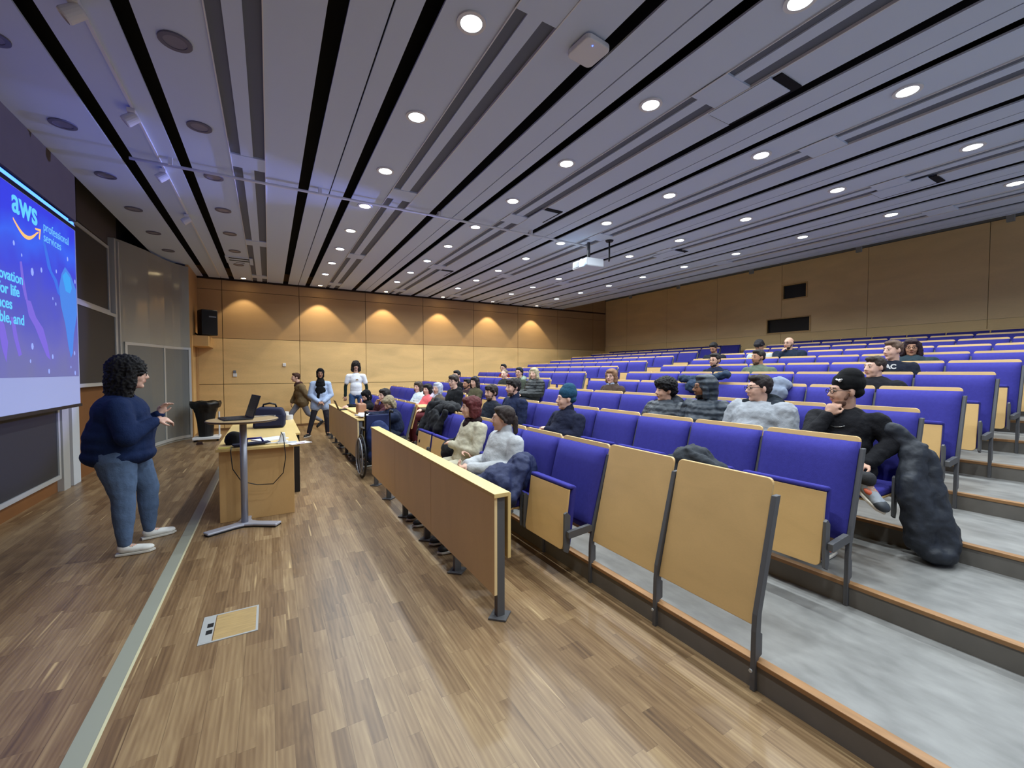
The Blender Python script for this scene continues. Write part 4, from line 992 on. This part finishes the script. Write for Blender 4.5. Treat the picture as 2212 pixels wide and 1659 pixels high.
    if short:
        u = MB()
        for k in 'LR':
            sh, el, wr_ = V(J['sh'+k]), V(J['el'+k]), V(J['wr'+k]); u2 = MB(); u2.cap(sh.lerp(el, .4), .047*bw, el, .043*bw); u2.cap(el, .044*bw, wr_, .036); u2.blob('undershirt_sleeve', cloth(tee), root, vx, 3, .01, .06)
    if scarf:
        u = MB(); u.ell(N+V((.0, 0, .02)), (.095, .10, .055)); u.ell(N+V((.07, 0, -.03)), (.05, .07, .06)); u.blob('scarf', cloth(scarf), root, vx, 3, .02, .05)
    if hoodback and hoodback is not True:
        u = MB(); u.ell(N+V((-.06-puff*.6, 0, .03)), (.085+puff*.5, .125+puff, .07+puff*.5))
        for s in (-1, 1): u.cap(N+V((-.01, s*(.095+puff), .01)), .042+puff*.3, N+V((.085+puff, s*.055, -.10)), .034+puff*.3); u.cap(N+V((.085+puff, s*.055, -.10)), .034+puff*.3, N+V((.10+puff, s*.045, -.24)), .026); u.blob('hood', cloth(hoodback), root, vx, 3, .015, .06)
    if collar:
        u = MB(); u.ell(N+V((.085*bw+g*.6, 0, -.12)), (.035, .05, .13)); u.blob('inner_shirt', cloth(collar), root, vx, 2, .005, .06)
    # ---- trousers
    lm = legm or cloth(legs, .85); q = MB(); q.ell(Pv+V((0, 0, -.01)), (.125*bw*belly, .155*bw, .11))
    for k in 'LR':
        hp, kn, an = V(J['hip'+k]), V(J['kn'+k]), V(J['an'+k]); q.cap(Pv.lerp(hp, .5), .10*bw, hp, .096*bw); q.cap(hp, .094*bw, kn, .064*(.5+.5*bw)); q.cap(kn, .064*(.5+.5*bw), kn.lerp(an, .45), .056*(.45+.55*bw)); q.cap(kn.lerp(an, .45), .056*(.45+.55*bw), an, .046)
    q.blob('trousers', lm, root, vx, 3, .012, .08)
    # ---- shoes
    sm = mat('shoe_%d_%d_%d' % shoes, shoes, .5, bump=.1, bscale=60); so = mat('sole_%d_%d_%d' % (soles or (200, 196, 186)), soles or (200, 196, 186), .6)
    for k in 'LR':
        an = V(J['an'+k]); td = V(J.get('toe'+k, (1, 0, 0))).normalized(); sd_ = td.cross(V((0, 0, 1)))
        if sd_.length < .1: sd_ = V((0, 1, 0))
        sd_.normalize(); un = sd_.cross(td).normalized(); R = Matrix((td, -sd_, un)).transposed().to_4x4()
        if R.determinant() < 0: R = Matrix((td, sd_, un)).transposed().to_4x4()
        M_ = Matrix.Translation(an) @ R
        s_ = MB(); s_.ell((.0, 0, -.035), (.05, .038, .045)); s_.cap((.0, 0, -.045), .035, (.12, 0, -.055), .030); s_.ell((.13, 0, -.058), (.062, .042, .027)); s_.ell((.06, 0, -.052), (.09, .040, .030)); s_.v = [tuple(M_ @ V(v)) for v in s_.v]
        sh_ = s_.blob('shoe', sm, root, .009 if vx < .012 else .012, 2)
        if laces:
            for li in range(5):
                lx = .035+li*.018; lz = -.008-li*.007
                l_ = MB(); l_.tube([(lx, -.026, lz-.016), (lx+.004, 0, lz+.002), (lx, .026, lz-.016)], .0035, 6); l_.v = [tuple(M_ @ V(v)) for v in l_.v]; l_.build('lace', mat('lace_grey', (176, 176, 172), .7), sh_, smooth=True)
        if laces and shoes[0] < 200:
            for nm_, c_, r_, cl_ in (('toe_cap', (.15, 0, -.060), (.048, .0435, .0285), (52, 56, 62)), ('side_patch', (.06, 0, -.045), (.045, .0425, .022), (196, 92, 60))):
                l_ = MB(); l_.ell(c_, r_); l_.v = [tuple(M_ @ V(v)) for v in l_.v]; l_.build(nm_, mat(nm_+'_col', cl_, .5), sh_, smooth=True)
        s_ = MB(); out = [(-.055, -.03), (-.055, .03), (0, .038), (.10, .044), (.165, .036), (.198, .0), (.165, -.036), (.10, -.044), (0, -.038)]; s_.prism(out, -.092, -.074); s_.v = [tuple(M_ @ V(v)) for v in s_.v]; s_.build('sole', so, sh_, bevel=.004)
    return root, Mh

def seated(hz=1.05, hx=-.06, hy=0, lean=0, arms='lap', spread=.10, bw=1.0, hip=.56, legs='down', kz=.50):
    J = {'head': (hx, hy, hz), 'neck': (hx-.03, hy*.8, hz-.158), 'pel': (0, 0, hip)}
    N = V(J['neck']); w_ = .178*bw
    for s, k in ((1, 'L'), (-1, 'R')):
        J['sh'+k] = (N.x-.005, N.y+s*w_, N.z-.050); J['hip'+k] = (.03, s*.085*bw, hip-.04)
        J['kn'+k] = (.42, s*spread, kz+.02); J['an'+k] = (.40, s*spread, .10)
        if arms == 'lap': J['el'+k] = (N.x+.05, s*(w_+.05), hip+.10); J['wr'+k] = (.24, s*.06, hip+.08); J['hd'+k] = (.8, -s*.5, -.2)
        elif arms == 'crossed': J['el'+k] = (N.x+.08, s*(w_+.05), hip+.12); J['wr'+k] = (N.x+.19+.03*s, -s*.10, hip+.15+.03*s); J['hd'+k] = (-.35, -s, .15)
        elif arms == 'desk': J['el'+k] = (N.x+.16, s*(w_+.05), hip+.20); J['wr'+k] = (.40, s*.10, hip+.24); J['hd'+k] = (1, -s*.3, -.1)
        elif arms == 'down': J['el'+k] = (N.x+.02, s*(w_+.06), hip+.12); J['wr'+k] = (.12, s*.20, hip+.04); J['hd'+k] = (1, 0, -.2)
    return J
def chinhand(J, side='L', Mh=None, out=(.10, .02)):
    H = V(J['head']); k = side; s = 1 if side == 'L' else -1
    J['wr'+k] = (H.x+.115, H.y+s*.05, H.z-.165); J['el'+k] = (H.x+.14, H.y+s*.15, H.z-.44); J['hd'+k] = (-.15, -s*.35, 1.0)
    return J
FR = PI     # seated people face the screen wall
def seat_xy(k, y, dx=-.18): return (XR(k)+dx, y, T(k-1))
G_DK = (24, 24, 28)

# --- standing people
J = {'head': (.02, 0, 1.475), 'neck': (-.04, 0, 1.29), 'pel': (-.06, 0, .86), 'shL': (-.04, .19, 1.20), 'shR': (-.04, -.19, 1.20),
     'elL': (.10, .28, 1.02), 'wrL': (.20, .10, 1.12), 'hdL': (.3, .1, 1), 'elR': (.02, -.30, .98), 'wrR': (.19, -.17, 1.09), 'hdR': (1, .3, .05),
     'hipL': (-.02, .12, .80), 'hipR': (-.07, -.12, .80), 'knL': (.10, .17, .47), 'knR': (-.03, -.14, .47), 'anL': (.10, .18, .095), 'anR': (-.03, -.15, .095), 'toeL': (1, .25, 0), 'toeR': (1, -.10, 0)}
person('presenter with long black curly hair, dark blue sweater, jeans and white sneakers, seen from behind', (-1.03, 4.66, 0), .12, J, top=(22, 38, 74), legs=(84, 104, 134), skin='fair',
       hair=('curly', (16, 14, 16)), hyaw=.05, bw=1.52, belly=1.12, vx=.009, glasses=True, shoes=(226, 226, 220), curl=.7, handn=((1, -.6, 0), (0, .5, -1)), hlen=.30, hk=1.04, wr=.010, tsm=14, laces=True, hem=.05)
J = {'head': (.14, 0, 1.34), 'neck': (.06, 0, 1.17), 'pel': (-.02, 0, .78), 'shL': (.04, .14, 1.10), 'shR': (.04, -.14, 1.10), 'elL': (-.08, .20, .90), 'wrL': (-.20, .18, .74), 'hdL': (-.3, 0, -1),
     'elR': (.10, -.2, .88), 'wrR': (.20, -.18, .70), 'hdR': (.3, 0, -1), 'hipL': (0, .08, .74), 'hipR': (0, -.08, .74), 'knL': (-.12, .08, .42), 'knR': (.22, -.08, .44), 'anL': (-.42, .08, .22), 'anR': (.36, -.08, .10), 'toeL': (.75, 0, -.65), 'toeR': (1, 0, .1)}
person('person striding left past the far wall in a brown jacket and grey trousers', (.72, 12.0, 0), math.radians(188), J, top=(112, 94, 68), legs=(120, 122, 132), skin='fair', hair=('short', (70, 44, 34)), vx=.014, puff=.012, scarf=(70, 46, 42), coat=.15, soles=(60, 50, 44))
J = {'head': (.03, 0, 1.45), 'neck': (0, 0, 1.27), 'pel': (0, 0, .82), 'shL': (0, .16, 1.20), 'shR': (0, -.16, 1.20), 'elL': (.02, .22, .95), 'elR': (.02, -.22, .95), 'wrL': (.16, .06, .80), 'wrR': (.17, -.04, .80),
     'hdL': (.3, -1, -.2), 'hdR': (.3, 1, -.2), 'hipL': (0, .09, .78), 'hipR': (0, -.09, .78), 'knL': (.03, .12, .44), 'knR': (.03, -.17, .44), 'anL': (-.02, .13, .09), 'anR': (.0, -.26, .09), 'toeL': (1, .3, 0), 'toeR': (1, -.5, 0)}
person('standing woman in a long black headscarf, pale blue hoodie and dark trousers', (1.03, 10.62, 0), math.radians(-98), J, top=(170, 186, 214), legs=(48, 46, 54), skin='tan', hair=('none', (20, 18, 18)), wear='hijab', wearc=(18, 18, 20), tee='longveil', vx=.010, puff=.008, coat=.28, hpitch=.05, glasses=True, bw=.92, wr=.012)
J = {'head': (.03, 0, 1.63), 'neck': (0, 0, 1.44), 'pel': (0, 0, .92), 'shL': (0, .18, 1.37), 'shR': (0, -.18, 1.37), 'elL': (-.02, .25, 1.12), 'elR': (-.02, -.25, 1.12), 'wrL': (.02, .26, .88), 'wrR': (.02, -.26, .88),
     'hdL': (.1, 0, -1), 'hdR': (.1, 0, -1), 'hipL': (0, .095, .88), 'hipR': (0, -.095, .88), 'knL': (.03, .11, .48), 'knR': (.03, -.11, .48), 'anL': (0, .12, .09), 'anR': (0, -.12, .09)}
rt, _ = person('standing man with long dark curly hair, white T-shirt over dark green sleeves, blue jeans', (1.92, 11.25, 0), math.radians(-98), J, top=(226, 228, 234), legs=(58, 84, 124), skin='light', hair=('curly', (34, 26, 24)), tee=(24, 38, 34), vx=.009, wr=.004, tsm=10, hlen=.04, bw=.9, hk=.92)
mb = MB().prism([(.02+.035*math.cos(a*PI/8), 1.27+.035*math.sin(a*PI/8)) for a in range(9)], .148, .152, 'x'); mb.build('shirt_print', mat('print_ochre', (150, 116, 70), .8), rt)

# --- seated people: row, y, head height above the tier in front, look
def sit(k, y, hz, label, arms='lap', hyaw=None, bw=1.0, hx=None, dx=-.20, mod=None, **kw):
    x = XR(k)+dx
    if hyaw is None:
        hyaw = math.atan2(4.66-y, -1.0-x)-PI
        while hyaw < -PI: hyaw += 2*PI
        while hyaw > PI: hyaw -= 2*PI
        hyaw = max(-.8, min(.55, hyaw*1.15))
    J = seated(hz, -.06+.13-.20-dx*0 if hx is None else hx, 0, arms=arms, bw=bw) if hx is not None else seated(hz, -.07, arms=arms, bw=bw)
    if mod: mod(J)
    kw.setdefault('vx', .009 if (k <= 3 and y < 4.5) else (.011 if y < 6 and k < 6 else .013))
    return person(label, (x, y, T(k-1)), FR, J, hyaw=hyaw, bw=bw, **kw)
def chin(side='L'):
    def f(J): chinhand(J, side)
    return f
BR = (46, 34, 28); BK = (22, 20, 20); DB = (60, 44, 36)
sit(1, 3.33, 1.07, 'seated woman in a chunky pale grey turtleneck with dark hair tied back, front row', top=(176, 178, 180), legs=(62, 96, 140), skin='light', hair=('ponytail', (50, 40, 36)), turtleneck=True, bw=1.02, wr=.016, puff=.010, vx=.0085, curl=.9,
    handn=((0, -.3, 1), (0, .3, -1)), mod=lambda J: J.update(wrL=(.28, .03, .66), wrR=(.28, -.02, .68), hdL=(.7, -.7, 0), hdR=(.7, .6, -.1)))
sit(1, 4.02, 1.12, 'seated woman with a dark red bob, cream cardigan over a dark top, arms crossed', arms='crossed', top=(186, 180, 158), legs=(190, 184, 162), skin='fair', hair=('bob', (88, 34, 34)), collar=(48, 26, 32), scarf=(34, 20, 24), vx=.0085)
sit(2, 3.61, 1.06, 'seated man in a dark teal knitted beanie and navy fleece, arms crossed', arms='crossed', top=(26, 30, 50), legs=(34, 36, 46), skin='fair', hair=('buzz', DB), wear='beanie', wearc=(36, 72, 96), bw=1.08, turtleneck=True, vx=.0085)
sit(2, 4.74, 1.15, 'seated dark-haired bearded man in a navy high collar fleece, second row', top=(28, 36, 62), skin='fair', hair=('fringe', (30, 24, 24)), beard=(92, 72, 62), turtleneck=True, bw=1.08, vx=.0085)
sit(2, 5.37, 1.05, 'seated bearded young man in a dark crew neck sweater looking ahead', top=(30, 34, 44), skin='light', hair=('fringe', (44, 34, 30)), beard=(84, 66, 56), hyaw=.25, vx=.009)
sit(2, 6.79, 1.18, 'seated tall man with glasses in a black hoodie at the block edge', arms='crossed', top=(18, 19, 22), skin='fair', hair=('fringe', (52, 40, 34)), glasses=True, hoodback=True, bw=1.1, legs=(40, 44, 60))
sit(2, 7.58, 1.03, 'seated woman in a pale grey headscarf and brown coat', top=(88, 78, 68), skin='fair', hair=('none', BK), wear='hijab', wearc=(172, 176, 190), legs=(110, 50, 56))
sit(2, 8.17, .99, 'seated black-haired woman in a bright pink jacket', top=(222, 104, 108), skin='fair', hair=('bob', (26, 22, 24)), hoodback=(190, 176, 190), legs=(40, 36, 40))
sit(2, 8.78, 1.02, 'seated brown-haired person in a white hoodie', top=(196, 208, 214), skin='fair', hair=('bob', (66, 54, 44)), hoodback=True)
sit(1, 6.89, .98, 'seated person with a blond bob and navy jacket bending over the desk', arms='desk', top=(24, 32, 56), skin='light', hair=('bob', (146, 132, 104)), hpitch=.55, hx=.08, bw=1.15, legs=(46, 54, 70), puff=.01, vx=.011)
sit(1, 7.57, 1.07, 'seated woman with long dark curly hair and burgundy sweater, hand at her face', top=(72, 38, 46), skin='fair', hair=('long', (34, 28, 28)), arms='desk', hx=.0, mod=chin('R'), hyaw=.35, vx=.011)
sit(1, 8.85, 1.00, 'seated person in a black headscarf leaning over the far desk', top=(20, 20, 24), skin='fair', hair=('none', BK), wear='hijab', wearc=(16, 16, 18), arms='desk', hx=.06, hpitch=.5)
sit(3, 8.88, 1.13, 'man with black hair mostly hidden behind the tall man in the hoodie', top=(18, 18, 22), skin='light', hair=('short', (24, 22, 22)))
sit(3, 7.92, 1.00, 'woman with long black hair in an olive green jacket, third row', top=(70, 66, 48), skin='light', hair=('long', (32, 26, 30)), hyaw=.45, hlen=.12, scarf=(28, 26, 26))
sit(3, 8.30, .95, 'bearded man in a dark burgundy top beside the woman in olive', top=(52, 36, 42), skin='tan', hair=('short', BK), beard=(30, 26, 26), hyaw=.2)
sit(4, 7.09, 1.05, 'seated blonde woman in a black puffer coat beside the steps', top=(28, 32, 34), topm=quilt_mat((30, 34, 36)), puff=.035, skin='fair', hair=('long', (178, 166, 136)), hlen=.05, hoodback=True, vx=.012)
sit(4, 7.67, 1.07, 'seated woman with black hair pulled back and an olive coat, fourth row', top=(64, 70, 60), skin='light', hair=('ponytail', BK), hoodback=(140, 156, 138), glasses=True)
sit(4, 8.32, 1.03, 'person with very short fair hair and dark jacket, fourth row far block', top=(40, 42, 40), skin='fair', hair=('buzz', (120, 104, 88)), puff=.02)
sit(5, 10.05, 1.05, 'dark-haired person in a red top far behind the short-haired person', top=(110, 30, 34), skin='light', hair=('short', BK), glasses=True)
sit(3, 3.08, 1.02, 'seated man with fluffy black hair and dark grey puffer jacket, third row', top=(46, 50, 58), topm=quilt_mat((50, 56, 64)), puff=.03, skin='light', hair=('afro', (16, 14, 16)), hoodback=(52, 56, 64), collar=(22, 24, 36), vx=.0085, hyaw=-.35)
sit(3, 2.61, 1.07, 'seated man with hood up, glasses and quilted dark jacket, third row', top=(46, 54, 62), topm=quilt_mat((44, 52, 62)), puff=.025, skin='brown', hair=('buzz', BK), wear='hood', glasses=True, beard=(26, 22, 22), vx=.0085, hyaw=-.6)
sit(3, 2.08, 1.08, 'seated dark-haired man in a pale grey padded jacket with dark collar', top=(150, 154, 160), skin='fair', hair=('short', (38, 30, 30)), glasses=True, puff=.035, bw=1.1, hoodback=(40, 46, 54), collar=(24, 24, 34), vx=.0085)
def p28(J):
    chinhand(J, 'R'); J['elR'] = (.22, -.12, .72)
    J['knR'] = (.34, -.16, .58); J['anR'] = (.37, .29, .55); J['toeR'] = (.25, .75, -.60); J['hipL'] = (.03, .12, .54); J['knL'] = (.42, .12, .50)
    J['elL'] = (-.06, .27, .74); J['wrL'] = (.14, .20, .60); J['hdL'] = (1, -.4, -.2)
rt, Mh28 = sit(3, 1.43, 1.08, 'seated man in a black knitted cap and black sweatshirt, chin on fist, legs crossed', top=(24, 24, 28), legs=(52, 52, 54), skin='light', hair=('buzz', BK), wear='beanie', wearc=(16, 16, 18), glasses=True, beard=(110, 80, 66), bw=1.08, mod=p28, vx=.008, shoes=(150, 156, 164), soles=(222, 214, 200), curl=1.25, laces=True, hx=-.02, handn=((0, 0, -1), (-1, 0, 0)))
sp_ = [o for o in rt.children if o.name.startswith('shoe')][-1]
e = HB(Mh28, .95); e.ell((.062, .055, .088), (.010, .016, .013)); e.ell((.060, .070, .094), (.008, .012, .006), (.5, 0, 0)); e.ell((.072, .036, .094), (.008, .012, .006), (-.5, 0, 0)); e.done(); e.build('cap_emblem', M_white, rt, smooth=True)
MB().tube([(.02+.085*math.cos(a*PI/8), .075*math.sin(a*PI/8), .875-.045*math.cos(a*PI/8)) for a in range(-5, 6)], .003, 6).build('necklace', mat('silver', (200, 200, 196), .25, metal=.9), rt, smooth=True)
sit(4, 4.88, 1.02, 'seated person with streaked blond-brown hair, round glasses, brown coat and grey scarf', top=(70, 56, 48), skin='fair', hair=('bob', (134, 100, 74)), glasses=True, scarf=(136, 148, 168), hyaw=.35)
sit(5, 1.92, 1.01, 'seated man with dark wavy hair and a moustache in a black jacket', top=(26, 26, 32), skin='fair', hair=('short', (56, 44, 38)), collar=(200, 204, 206), bw=1.05, vx=.010, puff=.01, beard=None, hyaw=-.45)
rt, _ = sit(6, 2.07, 1.09, 'seated man with short brown hair in a black sweatshirt with white lettering', top=(26, 30, 44), skin='fair', hair=('short', (96, 74, 60)), vx=.011, hyaw=-.45)
text('shirt_lettering', 'TERAC', .075, (.125, -.13, .87), (PI/2, 0, PI/2), M_white, rt, offset=.003)
sit(7, 2.17, 1.02, 'seated woman with long dark reddish hair and glasses beside the lettered sweatshirt', top=(40, 54, 62), skin='tan', hair=('long', (44, 26, 32)), glasses=True, hyaw=.3, hlen=.1, bw=1.1, puff=.02, vx=.011)
sit(6, 4.39, 1.02, 'seated bearded dark-haired man with glasses in a navy sweater, sixth row', top=(28, 34, 56), skin='light', hair=('short', (32, 26, 26)), beard=(38, 30, 30), glasses=True, hyaw=.0)
sit(6, 3.67, 1.05, 'seated dark-haired man in an olive green sweater, sixth row', top=(92, 102, 88), skin='tan', hair=('short', (36, 30, 28)), beard=(84, 62, 50), hyaw=-.35, bw=1.08)
sit(8, 4.66, 1.07, 'seated person with dark hair and white jacket bending the head down', top=(184, 192, 192), skin='tan', hair=('fringe', (30, 26, 32)), hpitch=.7, hx=.0, bw=1.05)
sit(8, 4.13, 1.09, 'seated bald man with glasses and dark beard in a navy hoodie, hand at chin', top=(30, 40, 58), skin='light', hair=('bald', (48, 38, 34)), glasses=True, beard=(52, 42, 38), mod=chin('R'), hoodback=True, hx=-.0, bw=1.15, curl=1.2, puff=.015)
sit(8, 5.68, 1.08, 'seated bearded man in a dark jacket looking down, furthest row with people', top=(34, 38, 48), skin='tan', hair=('short', (30, 26, 26)), beard=(34, 28, 28), hpitch=.5, bw=1.1, hoodback=True)
